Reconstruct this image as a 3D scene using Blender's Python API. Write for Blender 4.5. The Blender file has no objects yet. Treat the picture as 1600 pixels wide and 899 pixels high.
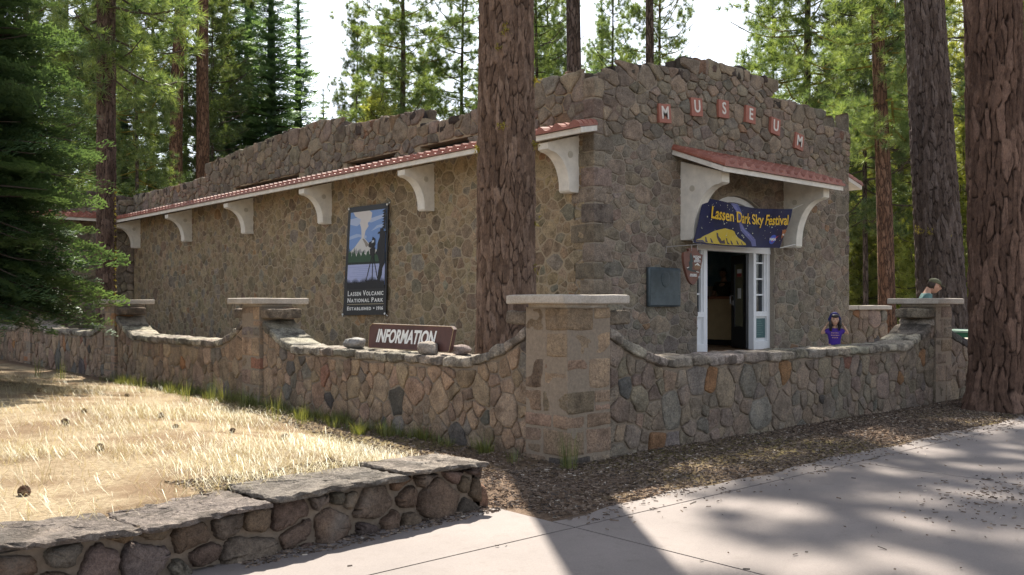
import bpy, math, random
import numpy as np
from mathutils import Vector, Matrix
from mathutils.geometry import tessellate_polygon

R = math.radians
S = bpy.context.scene
C = S.collection
rnd = random.Random(7)

# ------------------------------------------------------------------ camera, sky, sun, exposure
FOC, CX, HOR, EYE = 1430.0, 800.0, 476.0, 1.6
FW, RT = (0.6665, 0.7455), (0.7455, -0.6665)
cam = bpy.data.cameras.new('camera')
camo = bpy.data.objects.new('camera', cam); C.objects.link(camo)
camo.location = (0, 0, EYE)
camo.rotation_euler = (R(90), 0, -math.atan2(FW[0], FW[1]))
cam.sensor_width = 36.0
cam.lens = 36.0 * FOC / 1600
cam.shift_y = (HOR - 449.5) / 1600
cam.clip_start, cam.clip_end = 0.05, 2000
S.camera = camo

SUN_AZ, SUN_EL = math.atan2(0.59, 0.81), R(50)      # azimuth clockwise from +Y
W = bpy.data.worlds.new('World'); S.world = W; W.use_nodes = True
nt = W.node_tree
sky = nt.nodes.new('ShaderNodeTexSky'); sky.sky_type = 'NISHITA'
sky.sun_disc = False; sky.sun_elevation = SUN_EL; sky.sun_rotation = SUN_AZ
sky.altitude = 1800; sky.dust_density = 4.0; sky.air_density = 1.0; sky.ozone_density = 0.7
bg = nt.nodes['Background']; bg.inputs['Strength'].default_value = 0.105
hs = nt.nodes.new('ShaderNodeHueSaturation'); hs.inputs['Saturation'].default_value = 0.45
nt.links.new(sky.outputs[0], hs.inputs['Color']); nt.links.new(hs.outputs[0], bg.inputs[0])
sun = bpy.data.lights.new('sun', 'SUN'); sun.energy = 5.0; sun.angle = R(0.5); sun.color = (1.0, 0.93, 0.82)
suno = bpy.data.objects.new('sun', sun); C.objects.link(suno)
sdir = Vector((math.sin(SUN_AZ) * math.cos(SUN_EL), math.cos(SUN_AZ) * math.cos(SUN_EL), math.sin(SUN_EL)))
suno.rotation_euler = sdir.to_track_quat('Z', 'Y').to_euler()
suno.location = (0, 0, 60)
S.view_settings.view_transform = 'Standard'; S.view_settings.look = 'None'
S.view_settings.exposure = 1.46; S.view_settings.gamma = 1.0
S.render.engine = 'CYCLES'
S.cycles.use_denoising = True
S.cycles.max_bounces = 7; S.cycles.diffuse_bounces = 4; S.cycles.transmission_bounces = 4
S.cycles.use_adaptive_sampling = True; S.cycles.adaptive_threshold = 0.02

# ------------------------------------------------------------------ where a view line meets a plane
def _ray(x):
    t = (x - CX) / FOC
    return FW[0] + t * RT[0], FW[1] + t * RT[1]
def onY(x, y, Y):
    a = _ray(x); d = Y / a[1]; return a[0] * d, EYE + (HOR - y) / FOC * d
def onX(x, y, X):
    a = _ray(x); d = X / a[0]; return a[1] * d, EYE + (HOR - y) / FOC * d
def onD(x, d):
    a = _ray(x); return a[0] * d, a[1] * d

# ------------------------------------------------------------------ scene helpers
def tag(o, label=None, cat=None, group=None, kind=None):
    if label: o['label'] = label
    if cat: o['category'] = cat
    if group: o['group'] = group
    if kind: o['kind'] = kind
    return o
def thing(name, label, cat, loc=(0, 0, 0), group=None):
    o = bpy.data.objects.new(name, None); C.objects.link(o)
    o.location = loc; o.empty_display_size = 0.2
    return tag(o, label, cat, group, 'thing')
def mesh(name, V, Fs, mat, parent=None, col=None, smooth=False, mi=None):
    """V world coords (list or array), Fs list of tuples or an (n,3|4) int array."""
    me = bpy.data.meshes.new(name)
    V = np.asarray(V, dtype=np.float32).reshape(-1, 3)
    if isinstance(Fs, np.ndarray):
        n, k = Fs.shape
        me.vertices.add(len(V)); me.vertices.foreach_set('co', V.ravel())
        me.loops.add(n * k); me.loops.foreach_set('vertex_index', Fs.astype(np.int32).ravel())
        me.polygons.add(n)
        me.polygons.foreach_set('loop_start', np.arange(0, n * k, k, dtype=np.int32))
        me.polygons.foreach_set('loop_total', np.full(n, k, dtype=np.int32))
        me.update(calc_edges=True)
    else:
        me.from_pydata(V.tolist(), [], [tuple(int(i) for i in f) for f in Fs]); me.update()
    me.validate()
    if col is not None:
        c = np.asarray(col, dtype=np.float32)
        if c.ndim == 2:
            a = me.color_attributes.new('col', 'FLOAT_COLOR', 'POINT')
            a.data.foreach_set('color', np.hstack([c[:, :3], np.ones((len(c), 1), np.float32)]).ravel())
        else:
            a = me.attributes.new('tint', 'FLOAT', 'POINT'); a.data.foreach_set('value', c)
    mats = mat if isinstance(mat, (list, tuple)) else [mat]
    for m in mats: me.materials.append(m)
    if mi is not None: me.polygons.foreach_set('material_index', np.asarray(mi, dtype=np.int32))
    if smooth: me.polygons.foreach_set('use_smooth', np.ones(len(me.polygons), dtype=bool))
    o = bpy.data.objects.new(name, me); C.objects.link(o)
    if parent is not None:
        o.parent = parent
        b = parent
        off = Vector((0, 0, 0))
        while b is not None:
            off += b.location; b = b.parent
        if off.length > 0: me.transform(Matrix.Translation(-off))
    return o

class MB:
    """collects pieces, then builds one mesh object"""
    def __init__(s): s.V = []; s.F = []; s.Cc = []; s.M = []; s.n = 0
    def add(s, V, Fs, col=(0.5, 0.5, 0.5), m=0):
        V = np.asarray(V, dtype=float).reshape(-1, 3)
        s.V.append(V); s.F += [tuple(int(i) + s.n for i in f) for f in Fs]
        c = np.asarray(col, dtype=float)
        s.Cc.append(np.tile(c, (len(V), 1)) if c.ndim == 1 else c)
        s.M += [m] * len(Fs); s.n += len(V)
        return s
    def box(s, lo, hi, col=(0.5, 0.5, 0.5), m=0):
        x0, y0, z0 = lo; x1, y1, z1 = hi
        return s.add([(x0,y0,z0),(x1,y0,z0),(x1,y1,z0),(x0,y1,z0),(x0,y0,z1),(x1,y0,z1),(x1,y1,z1),(x0,y1,z1)],
                     [(3,2,1,0),(4,5,6,7),(0,1,5,4),(1,2,6,5),(2,3,7,6),(3,0,4,7)], col, m)
    def prism(s, poly, a, b, fn, col=(0.5, 0.5, 0.5), m=0, holes=()):
        """outline poly (u,v) swept from w=a to w=b; fn(u,v,w)->xyz"""
        loops = [list(poly)] + [list(h) for h in holes]
        flat = [p for l in loops for p in l]; n = len(flat)
        tris = tessellate_polygon([[Vector((p[0], p[1], 0)) for p in l] for l in loops])
        V = [fn(p[0], p[1], a) for p in flat] + [fn(p[0], p[1], b) for p in flat]
        Fs = [tuple(t) for t in tris] + [tuple(i + n for i in reversed(t)) for t in tris]
        k = 0
        for l in loops:
            m_ = len(l)
            for i in range(m_):
                j = (i + 1) % m_
                Fs.append((k + i, k + j, k + j + n, k + i + n))
            k += m_
        return s.add(V, Fs, col, m)
    def tube(s, pts, rads, seg=8, col=(0.5, 0.5, 0.5), m=0, cap=True):
        pts = [Vector(p) for p in pts]; V = []; Fs = []
        if not hasattr(rads, '__len__'): rads = [rads] * len(pts)
        for i, p in enumerate(pts):
            d = (pts[min(i + 1, len(pts) - 1)] - pts[max(i - 1, 0)]).normalized()
            a = d.orthogonal().normalized() if i == 0 else (a - d * a.dot(d)).normalized()
            b = d.cross(a)
            for k in range(seg):
                t = 2 * math.pi * k / seg
                V.append(p + (a * math.cos(t) + b * math.sin(t)) * rads[i])
        for i in range(len(pts) - 1):
            for k in range(seg):
                k2 = (k + 1) % seg
                Fs.append((i * seg + k, i * seg + k2, (i + 1) * seg + k2, (i + 1) * seg + k))
        if cap:
            Fs.append(tuple(reversed(range(seg)))); Fs.append(tuple(range((len(pts) - 1) * seg, len(pts) * seg)))
        return s.add(V, Fs, col, m)
    def build(s, name, mat, parent=None, smooth=False, normals=True):
        if not s.V: return None
        o = mesh(name, np.vstack(s.V), s.F, mat, parent, np.vstack(s.Cc), smooth, s.M)
        if normals:
            import bmesh
            bm = bmesh.new(); bm.from_mesh(o.data); bmesh.ops.recalc_face_normals(bm, faces=bm.faces[:]); bm.to_mesh(o.data); bm.free()
        return o

# ------------------------------------------------------------------ materials
def newmat(name):
    m = bpy.data.materials.new(name); m.use_nodes = True
    nt = m.node_tree
    return m, nt, nt.nodes['Principled BSDF'], nt.nodes.new, nt.links.new
def noise(nt, scale, detail=4, rough=0.6, vec=None, sc=None):
    n = nt.nodes.new('ShaderNodeTexNoise'); n.inputs['Scale'].default_value = scale
    n.inputs['Detail'].default_value = detail; n.inputs['Roughness'].default_value = rough
    if vec is None:
        tc = nt.nodes.new('ShaderNodeTexCoord'); vec = tc.outputs['Object']
    if sc:
        mp = nt.nodes.new('ShaderNodeMapping'); mp.inputs['Scale'].default_value = sc
        nt.links.new(vec, mp.inputs[0]); vec = mp.outputs[0]
    nt.links.new(vec, n.inputs['Vector'])
    return n.outputs[0]
def ramp(nt, src, stops):
    r = nt.nodes.new('ShaderNodeValToRGB'); e = r.color_ramp.elements
    e[0].position, e[0].color = stops[0][0], (*stops[0][1], 1)
    e[1].position, e[1].color = stops[-1][0], (*stops[-1][1], 1)
    for p, c in stops[1:-1]:
        q = e.new(p); q.color = (*c, 1)
    nt.links.new(src, r.inputs[0]); return r.outputs[0]
def mix(nt, fac, a, b, mode='MIX'):
    m = nt.nodes.new('ShaderNodeMix'); m.data_type = 'RGBA'; m.blend_type = mode
    for sock, v in ((m.inputs[0], fac), (m.inputs[6], a), (m.inputs[7], b)):
        if isinstance(v, (int, float)): sock.default_value = v
        elif isinstance(v, tuple): sock.default_value = (*v, 1)
        else: nt.links.new(v, sock)
    return m.outputs[2]
def bump(nt, bsdf, h, strength, dist):
    b = nt.nodes.new('ShaderNodeBump'); b.inputs['Strength'].default_value = strength; b.inputs['Distance'].default_value = dist
    nt.links.new(h, b.inputs['Height']); nt.links.new(b.outputs[0], bsdf.inputs['Normal'])
def attr(nt, name):
    a = nt.nodes.new('ShaderNodeAttribute'); a.attribute_name = name; return a

def plain(name, col, rough=0.7, metal=0.0, var=0.12, scale=6, bmp=0.0):
    m, nt, b, N, L = newmat(name)
    n = noise(nt, scale, 5, 0.65)
    lo = tuple(c * (1 - var) for c in col); hi = tuple(min(1, c * (1 + var)) for c in col)
    L(ramp(nt, n, [(0.3, lo), (0.7, hi)]), b.inputs['Base Color'])
    b.inputs['Roughness'].default_value = rough; b.inputs['Metallic'].default_value = metal
    if bmp: bump(nt, b, noise(nt, scale * 6, 5, 0.7), bmp, 0.01)
    return m
def stone_mat(name, lichen=0.25, bs=0.6, bd=0.02, stain=0.0):
    m, nt, b, N, L = newmat(name)
    a = attr(nt, 'col').outputs['Color']
    n1 = noise(nt, 5, 6, 0.65); n2 = noise(nt, 38, 5, 0.7); n3 = noise(nt, 2.1, 4, 0.6); n4 = noise(nt, 120, 2, 0.6)
    c = mix(nt, 1.0, a, ramp(nt, n1, [(0.28, (0.50, 0.48, 0.47)), (0.5, (1, 1, 1)), (0.72, (1.40, 1.36, 1.28))]), 'MULTIPLY')
    c = mix(nt, 1.0, c, ramp(nt, n2, [(0.3, (0.60, 0.59, 0.58)), (0.52, (1, 1, 1)), (0.75, (1.35, 1.35, 1.33))]), 'MULTIPLY')
    c = mix(nt, 1.0, c, ramp(nt, n4, [(0.3, (0.7, 0.7, 0.7)), (0.5, (1, 1, 1)), (0.7, (1.2, 1.2, 1.2))]), 'MULTIPLY')
    lm = ramp(nt, n3, [(0.60, (0, 0, 0)), (0.72, (lichen, lichen, lichen))])
    c = mix(nt, lm, c, (0.30, 0.28, 0.25))
    if stain:
        c = mix(nt, ramp(nt, noise(nt, 4.5, 6, 0.72), [(0.46, (0, 0, 0)), (0.58, (stain, stain, stain))]), c, (0.065, 0.055, 0.046))
    L(c, b.inputs['Base Color']); b.inputs['Roughness'].default_value = 0.95
    b.inputs['Specular IOR Level'].default_value = 0.2
    add = nt.nodes.new('ShaderNodeMath'); add.operation = 'ADD'
    L(n2, add.inputs[0]); L(noise(nt, 12, 6, 0.7), add.inputs[1])
    bump(nt, b, add.outputs[0], bs, bd)
    return m
M_stone = stone_mat('rubble_stone', 0.15, 0.9, 0.025)
M_stone2 = stone_mat('tan_rubble_stone', 0.25, 1.0, 0.03)
M_boulder = stone_mat('boulder_stone', 0.3, 0.8, 0.03)
M_cope = stone_mat('coping_stone', 0.5, 1.0, 0.04, 0.7)
def attrmat(name, rough=0.8, bs=0.3, scale=30):
    m, nt, b, N, L = newmat(name)
    n = noise(nt, scale, 4, 0.7)
    L(mix(nt, 1.0, attr(nt, 'col').outputs['Color'], ramp(nt, n, [(0.3, (0.8, 0.8, 0.8)), (0.7, (1.18, 1.18, 1.18))]), 'MULTIPLY'), b.inputs['Base Color'])
    b.inputs['Roughness'].default_value = rough
    if bs: bump(nt, b, n, bs, 0.01)
    return m
def leaf(name, dark, light, trans=0.35, hue_noise=0.4):
    m, nt, b, N, L = newmat(name)
    t = attr(nt, 'tint').outputs['Fac']
    oi = nt.nodes.new('ShaderNodeObjectInfo')
    c = ramp(nt, t, [(0.0, dark), (1.0, light)])
    hv = nt.nodes.new('ShaderNodeHueSaturation'); L(c, hv.inputs['Color'])
    mr = nt.nodes.new('ShaderNodeMapRange'); L(oi.outputs['Random'], mr.inputs[0]); mr.inputs[3].default_value = 0.75; mr.inputs[4].default_value = 1.25
    L(mr.outputs[0], hv.inputs['Value'])
    d = nt.nodes.new('ShaderNodeBsdfDiffuse'); tr = nt.nodes.new('ShaderNodeBsdfTranslucent')
    L(hv.outputs[0], d.inputs[0])
    tc = mix(nt, 1.0, hv.outputs[0], (1.25, 1.15, 0.6), 'MULTIPLY'); L(tc, tr.inputs[0])
    ms = nt.nodes.new('ShaderNodeMixShader'); ms.inputs[0].default_value = trans
    L(d.outputs[0], ms.inputs[1]); L(tr.outputs[0], ms.inputs[2])
    g = nt.nodes.new('ShaderNodeBsdfGlossy'); g.inputs['Roughness'].default_value = 0.45; g.inputs[0].default_value = (0.9, 0.95, 0.9, 1)
    m2 = nt.nodes.new('ShaderNodeMixShader'); m2.inputs[0].default_value = 0.05
    L(ms.outputs[0], m2.inputs[1]); L(g.outputs[0], m2.inputs[2])
    L(m2.outputs[0], nt.nodes['Material Output'].inputs[0]); nt.nodes.remove(b)
    return m
M_pine = leaf('pine_needles', (0.040, 0.095, 0.042), (0.25, 0.32, 0.105), 0.48)
M_fir = leaf('fir_needles', (0.045, 0.115, 0.080), (0.19, 0.30, 0.150), 0.42)
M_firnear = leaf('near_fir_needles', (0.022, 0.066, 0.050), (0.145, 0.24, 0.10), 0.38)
M_under = leaf('sunlit_understory_leaves', (0.11, 0.16, 0.035), (0.36, 0.38, 0.09), 0.5)  # needles lightened to yellow green, sunlight in the wood put into the colour
M_straw = leaf('dry_straw', (0.22, 0.165, 0.09), (0.55, 0.48, 0.32), 0.3)
M_green = leaf('green_blades', (0.07, 0.10, 0.02), (0.26, 0.27, 0.08), 0.35)
M_limb = plain('limb_bark', (0.075, 0.055, 0.042), 0.95, var=0.4, scale=20)
M_mosslimb = plain('lichen_covered_limb', (0.17, 0.135, 0.022), 0.95, var=0.5, scale=12)
M_moss = leaf('yellow_lichen', (0.16, 0.13, 0.012), (0.36, 0.30, 0.03), 0.3)

def bark(name, c0, c1, c2, furrow):
    m, nt, b, N, L = newmat(name)
    tc = nt.nodes.new('ShaderNodeTexCoord')
    mp = nt.nodes.new('ShaderNodeMapping'); mp.inputs['Scale'].default_value = (9, 9, 2.2); L(tc.outputs['Object'], mp.inputs[0])
    nz = nt.nodes.new('ShaderNodeTexNoise'); nz.inputs['Scale'].default_value = 2.0; L(mp.outputs[0], nz.inputs[0])
    av = nt.nodes.new('ShaderNodeVectorMath'); av.operation = 'MULTIPLY_ADD'; L(nz.outputs[1], av.inputs[0])
    av.inputs[1].default_value = (1.1, 1.1, 1.1); L(mp.outputs[0], av.inputs[2])
    v = nt.nodes.new('ShaderNodeTexVoronoi'); v.feature = 'DISTANCE_TO_EDGE'; v.inputs['Scale'].default_value = 1.0; L(av.outputs[0], v.inputs[0])
    v2 = nt.nodes.new('ShaderNodeTexVoronoi'); v2.inputs['Scale'].default_value = 1.0; L(av.outputs[0], v2.inputs[0])
    fine = noise(nt, 60, 5, 0.75, tc.outputs['Object'], (1, 1, 0.35))
    sep = nt.nodes.new('ShaderNodeSeparateColor'); L(v2.outputs['Color'], sep.inputs[0])
    c = ramp(nt, sep.outputs[0], [(0.0, c0), (0.5, c1), (1.0, c2)])
    c = mix(nt, 1.0, c, ramp(nt, fine, [(0.3, (0.6, 0.58, 0.56)), (0.5, (1, 1, 1)), (0.7, (1.3, 1.25, 1.2))]), 'MULTIPLY')
    c = mix(nt, ramp(nt, v.outputs['Distance'], [(0.0, (0, 0, 0)), (0.16, (1, 1, 1))]), furrow, c)
    L(c, b.inputs['Base Color']); b.inputs['Roughness'].default_value = 0.95; b.inputs['Specular IOR Level'].default_value = 0.15
    h = ramp(nt, v.outputs['Distance'], [(0.0, (0, 0, 0)), (0.25, (1, 1, 1))])
    h = mix(nt, 0.3, h, fine)
    bump(nt, b, h, 0.9, 0.05)
    return m
M_bark = bark('jeffrey_bark', (0.13, 0.078, 0.054), (0.19, 0.115, 0.080), (0.25, 0.165, 0.125), (0.035, 0.022, 0.016))
M_barkred = bark('red_bark', (0.135, 0.075, 0.050), (0.185, 0.105, 0.070), (0.235, 0.142, 0.098), (0.05, 0.03, 0.022))
M_barkgrey = bark('grey_bark', (0.09, 0.065, 0.052), (0.135, 0.10, 0.085), (0.18, 0.14, 0.12), (0.028, 0.02, 0.016))

M_plaster = plain('white_plaster', (0.72, 0.68, 0.60), 0.9, var=0.14, scale=5, bmp=0.5)
M_white = plain('white_paint', (0.80, 0.80, 0.80), 0.45, var=0.04)
M_cap = None
def cap_mat():
    m, nt, b, N, L = newmat('concrete_cap')
    n1 = noise(nt, 3, 5, 0.6); n2 = noise(nt, 60, 4, 0.7)
    c = ramp(nt, n1, [(0.3, (0.36, 0.31, 0.25)), (0.6, (0.46, 0.41, 0.35)), (0.75, (0.55, 0.50, 0.44))])
    c = mix(nt, 1.0, c, ramp(nt, n2, [(0.3, (0.75, 0.75, 0.75)), (0.7, (1.2, 1.2, 1.2))]), 'MULTIPLY')
    L(c, b.inputs['Base Color']); b.inputs['Roughness'].default_value = 0.9; bump(nt, b, n2, 0.3, 0.01)
    return m
M_cap = cap_mat()
def tile_mat():
    m, nt, b, N, L = newmat('red_clay_tile')
    n1 = noise(nt, 4, 4, 0.6); n2 = noise(nt, 40, 4, 0.7)
    c = ramp(nt, n1, [(0.3, (0.26, 0.085, 0.055)), (0.55, (0.33, 0.120, 0.080)), (0.75, (0.40, 0.19, 0.135))])
    c = mix(nt, 1.0, c, ramp(nt, n2, [(0.3, (0.75, 0.75, 0.75)), (0.7, (1.15, 1.15, 1.15))]), 'MULTIPLY')
    L(c, b.inputs['Base Color']); b.inputs['Roughness'].default_value = 0.55
    return m
M_tile = tile_mat()
M_dark = plain('dark_metal', (0.02, 0.02, 0.022), 0.4, var=0.1)
M_black = plain('black_print_and_slot_shade', (0.012, 0.012, 0.014), 0.5, var=0.1)
M_letter = plain('white_lettering', (0.80, 0.80, 0.76), 0.6, var=0.04)
M_tileletter = plain('faded_white_letter', (0.68, 0.64, 0.58), 0.7, var=.12, scale=20)
M_redtile = plain('red_letter_tile', (0.34, 0.13, 0.09), 0.7, var=0.15, scale=14, bmp=0.2)
M_glass, _nt, _b, _N, _L = newmat('window_glass')
_b.inputs['Base Color'].default_value = (0.02, 0.025, 0.03, 1); _b.inputs['Roughness'].default_value = 0.08
M_steel = plain('dull_steel', (0.32, 0.30, 0.28), 0.5, 0.7)

# ------------------------------------------------------------------ mesh generators
def nz3(P, seed, freq=1.0, oct=3):
    """cheap smooth noise in -1..1 for an (n,3) array"""
    r = np.random.RandomState(seed); out = np.zeros(len(P)); amp = 1.0; tot = 0
    for o in range(oct):
        for k in range(4):
            d = r.normal(size=3); d *= freq * (2 ** o) * (0.7 + 0.6 * r.rand()) / np.linalg.norm(d)
            out += amp * np.sin(P @ d * 2 * math.pi + r.rand() * 6.28)
        tot += amp * 2.2; amp *= 0.5
    return out / tot
_lat = {}
def lattice(n):
    if n in _lat: return _lat[n]
    idx = {}; V = []
    def vid(p):
        if p not in idx: idx[p] = len(V); V.append(p)
        return idx[p]
    Fs = []
    for ax in range(3):
        u, v = [(1, 2), (2, 0), (0, 1)][ax]
        for side in (0, n):
            for i in range(n):
                for j in range(n):
                    q = []
                    for a, b in ((0, 0), (1, 0), (1, 1), (0, 1)):
                        p = [0, 0, 0]; p[ax] = side; p[u] = i + a; p[v] = j + b; q.append(vid(tuple(p)))
                    Fs.append(tuple(q) if side else tuple(reversed(q)))
    _lat[n] = (np.array(V, float) / n, Fs); return _lat[n]
_bk = [0]
def block(lo, hi, r=0.03, jit=0.01, n=6, freq=3.0):
    """rounded rough block between two corners"""
    _bk[0] += 1
    U, Fs = lattice(n); lo = np.array(lo, float); hi = np.array(hi, float)
    U = 0.5 - 0.5 * np.cos(U * math.pi)            # denser towards the edges
    P = lo + U * (hi - lo); rr = np.minimum(r, (hi - lo) * 0.49)
    Q = np.clip(P, lo + rr, hi - rr); D = P - Q; L = np.linalg.norm(D / rr, axis=1, keepdims=True); L[L < 1e-9] = 1
    P = Q + D / L
    for k in range(3): P[:, k] += jit * nz3(P + k * 7.3, 100 + _bk[0] % 60 + k, freq)
    return P, Fs
def rock(c, dims, box=0.5, jit=0.14, rot=0.0, n=6, seed=None):
    _bk[0] += 1; sd = _bk[0] if seed is None else seed
    U, Fs = lattice(n); P = (U - 0.5) * 2
    S_ = P / np.linalg.norm(P, axis=1, keepdims=True)
    P = P * box * 0.85 + S_ * (1 - box)
    P *= (1 + jit * nz3(P + sd * 1.37, 11 + sd % 50, 0.55))[:, None]
    P *= np.array(dims) / 2
    c_, s_ = math.cos(rot), math.sin(rot)
    P = np.stack([P[:, 0] * c_ - P[:, 1] * s_, P[:, 0] * s_ + P[:, 1] * c_, P[:, 2]], 1)
    return P + np.array(c), Fs

def clip(poly, nx, ny, d):
    """keep nx*x+ny*y <= d"""
    out = []
    for i in range(len(poly)):
        a, b = poly[i], poly[(i + 1) % len(poly)]
        da, db = nx * a[0] + ny * a[1] - d, nx * b[0] + ny * b[1] - d
        if da <= 0: out.append(a)
        if (da < 0 < db) or (db < 0 < da):
            t = da / (da - db); out.append((a[0] + t * (b[0] - a[0]), a[1] + t * (b[1] - a[1])))
    return out
def scatter(u0, u1, v0, v1, s, rng, ok, tries=30):
    """dart throwing with a radius that varies from stone to stone"""
    pts = []; grid = {}; g = s
    area = (u1 - u0) * (v1 - v0) / (s * s); todo = []
    for r_, share in ((1.9, .06), (1.55, .12), (1.25, .22), (1.0, .45), (.78, 1.2), (.58, 3), (.42, tries * .3)):
        todo += [r_ * s] * int(area * share * 1.6)
    for r in todo:
        u, v = rng.uniform(u0, u1), rng.uniform(v0, v1)
        if not ok(u, v): continue
        r *= rng.uniform(.9, 1.1)
        gi, gj = int(u // g), int(v // g); good = True
        for a in range(gi - 2, gi + 3):
            for b in range(gj - 2, gj + 3):
                for (x, y, q) in grid.get((a, b), ()):
                    if (x - u) ** 2 + ((y - v) * 1.15) ** 2 < ((r + q) * 0.5) ** 2: good = False; break
                if not good: break
            if not good: break
        if good: pts.append((u, v, r)); grid.setdefault((gi, gj), []).append((u, v, r))
    return pts
def rubble(mb, fn, u0, u1, v0, v1, s, seed, pick, ok=lambda u, v: True, cuts=lambda u, v: (), gap=0.022, relief=(0.02, 0.05), tries=25, rnd_=2, edge=0.07, cut=0.12, jitw=0.11, an=1.0, warp=0.05, prof=((1.02, -0.03), (1.0, 0.55), (0.955, 0.92), (0.70, 1.0), (0.35, 1.04))):
    """rubble masonry: one rounded stone per cell, laid on fn(u,v,w)"""
    rng = random.Random(seed)
    if an != 1.0:
        f0, o0, c0, r0, p0 = fn, ok, cuts, relief, pick
        fn = lambda u, v, w: f0(u, v / an, w); ok = lambda u, v: o0(u, v / an); cuts = lambda u, v: [(a, b / an, d) for a, b, d in c0(u, v / an)]
        relief = (lambda v: r0(v / an)) if callable(r0) else r0; pick = lambda r_, u, v: p0(r_, u, v / an)
        v0, v1 = v0 * an, v1 * an
    wk = [rng.random() * 6.28 for _ in range(8)]; wl = 2.2 / s
    def wu(u, v): return warp * s * (math.sin(u * wl + v * wl * .6 + wk[0]) + .6 * math.sin(v * wl * 2.3 - u * wl + wk[1]) + .35 * math.sin(u * wl * 3.9 + v * wl * 3.1 + wk[2]))
    def wv(u, v): return warp * s * (math.sin(v * wl * 1.1 - u * wl * .7 + wk[3]) + .6 * math.sin(u * wl * 2.1 + v * wl * 1.2 + wk[4]) + .35 * math.sin(v * wl * 4.2 - u * wl * 2.7 + wk[5]))
    pts = scatter(u0, u1, v0, v1, s, rng, ok, tries)
    grid = {}
    for i, p in enumerate(pts): grid.setdefault((int(p[0] // s), int(p[1] // s)), []).append(i)
    for i, (u, v, r) in enumerate(pts):
        k = 1.25 * s
        poly = [(u - k, v - k), (u + k, v - k), (u + k, v + k), (u - k, v + k)]
        poly = clip(clip(clip(clip(poly, 1, 0, u1), -1, 0, -u0), 0, 1, v1 + 9), 0, -1, -v0)
        gi, gj = int(u // s), int(v // s); nb = []
        for a in range(gi - 3, gi + 4):
            for b in range(gj - 3, gj + 4):
                for j in grid.get((a, b), ()):
                    if j != i: nb.append(((pts[j][0] - u) ** 2 + (pts[j][1] - v) ** 2, j))
        nb.sort()
        for d2, j in nb[:18]:
            q = pts[j]; d = math.sqrt(d2); nx, ny = (q[0] - u) / d, (q[1] - v) / d
            h = d * (0.5 + 0.25 * (r - q[2]) / (r + q[2])) - gap * 0.5
            poly = clip(poly, nx, ny, nx * u + ny * v + h)
            if len(poly) < 3: break
        for (nx, ny, d) in cuts(u, v):
            if len(poly) >= 3: poly = clip(poly, nx, ny, d)
        if len(poly) < 3: continue
        A = 0.5 * sum(poly[a][0] * poly[a - 1][1] - poly[a - 1][0] * poly[a][1] for a in range(len(poly)))
        if abs(A) < 0.0015: continue
        for _ in range(rnd_):                      # round the corners
            o = []
            for a in range(len(poly)):
                p, q = poly[a], poly[(a + 1) % len(poly)]
                o.append((p[0] * (1 - cut) + q[0] * cut, p[1] * (1 - cut) + q[1] * cut)); o.append((p[0] * cut + q[0] * (1 - cut), p[1] * cut + q[1] * (1 - cut)))
            poly = o
        o = []                                     # long edges get extra points, all edges a slight wobble
        for a in range(len(poly)):
            p, q = poly[a], poly[(a + 1) % len(poly)]
            L = math.hypot(q[0] - p[0], q[1] - p[1]); nn = max(1, int(L / edge))
            for b in range(nn): o.append((p[0] + (q[0] - p[0]) * b / nn + rng.uniform(-1, 1) * gap * .22, p[1] + (q[1] - p[1]) * b / nn + rng.uniform(-1, 1) * gap * .22))
        m_ = 1 - abs(rng.gauss(0, .05)); cu = sum(p[0] for p in o) / len(o); cv = sum(p[1] for p in o) / len(o)
        o = [(cu + (a - cu) * m_, cv + (b - cv) * m_) for a, b in o]
        if warp: o = [(min(max(a + wu(a, b), u0), u1), max(b + wv(a, b), v0)) for a, b in o]
        poly = o; n = len(poly)
        cu = sum(p[0] for p in poly) / n; cv = sum(p[1] for p in poly) / n
        rl = relief(cv) if callable(relief) else relief; h = rng.uniform(*rl); tu, tv = rng.uniform(-.10, .10), rng.uniform(-.10, .10)
        V = []
        for sc, w in [(a_, b_ * (h if b_ > 0 else 1)) for a_, b_ in prof]:
            for p in poly:
                du, dv = (p[0] - cu) * sc, (p[1] - cv) * sc
                ww = w if w < 0 else max(0.15 * h, w + (tu * du + tv * dv) * min(1, w / h) * (0.3 + h * 8) + rng.uniform(-1, 1) * h * jitw)
                V.append(fn(cu + du, cv + dv, ww))
        V.append(fn(cu, cv, 1.08 * h))
        Fs = []
        for ring in range(4):
            for a in range(n):
                b = (a + 1) % n
                Fs.append((ring * n + a, ring * n + b, (ring + 1) * n + b, (ring + 1) * n + a))
        for a in range(n): Fs.append((4 * n + a, 4 * n + (a + 1) % n, 5 * n))
        mb.add(V, Fs, pick(rng, cu, cv))
    return mb

def jitcol(rng, c, v=0.12):
    k = 1 + rng.uniform(-v, v) * 1.6
    return tuple(max(0.01, x * k * (1 + rng.uniform(-v, v) * 0.35)) for x in c)
def palette(*rows):
    def pick(rng, u, v):
        q = rng.random(); acc = 0
        for p_, c in rows:
            acc += p_
            if q < acc: return jitcol(rng, c, 0.12)
        return jitcol(rng, rows[-1][1], 0.12)
    return pick
pick_building = palette((.015, (.27, .175, .11)), (.14, (.232, .200, .162)), (.18, (.282, .222, .165)), (.14, (.205, .170, .135)), (1, (.256, .210, .162)))
pick_side = palette((.02, (.33, .21, .12)), (.12, (.255, .220, .165)), (.24, (.335, .255, .158)), (.12, (.250, .186, .124)), (1, (.308, .238, .152)))  # side wall tones raised and warmed, bounced light is put into the colour
pick_tan = palette((.012, (.36, .19, .095)), (.012, (.26, .14, .10)), (.06, (.22, .192, .162)), (.02, (.13, .115, .10)), (.24, (.365, .258, .180)), (.16, (.275, .206, .148)), (1, (.325, .236, .166)))
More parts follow.
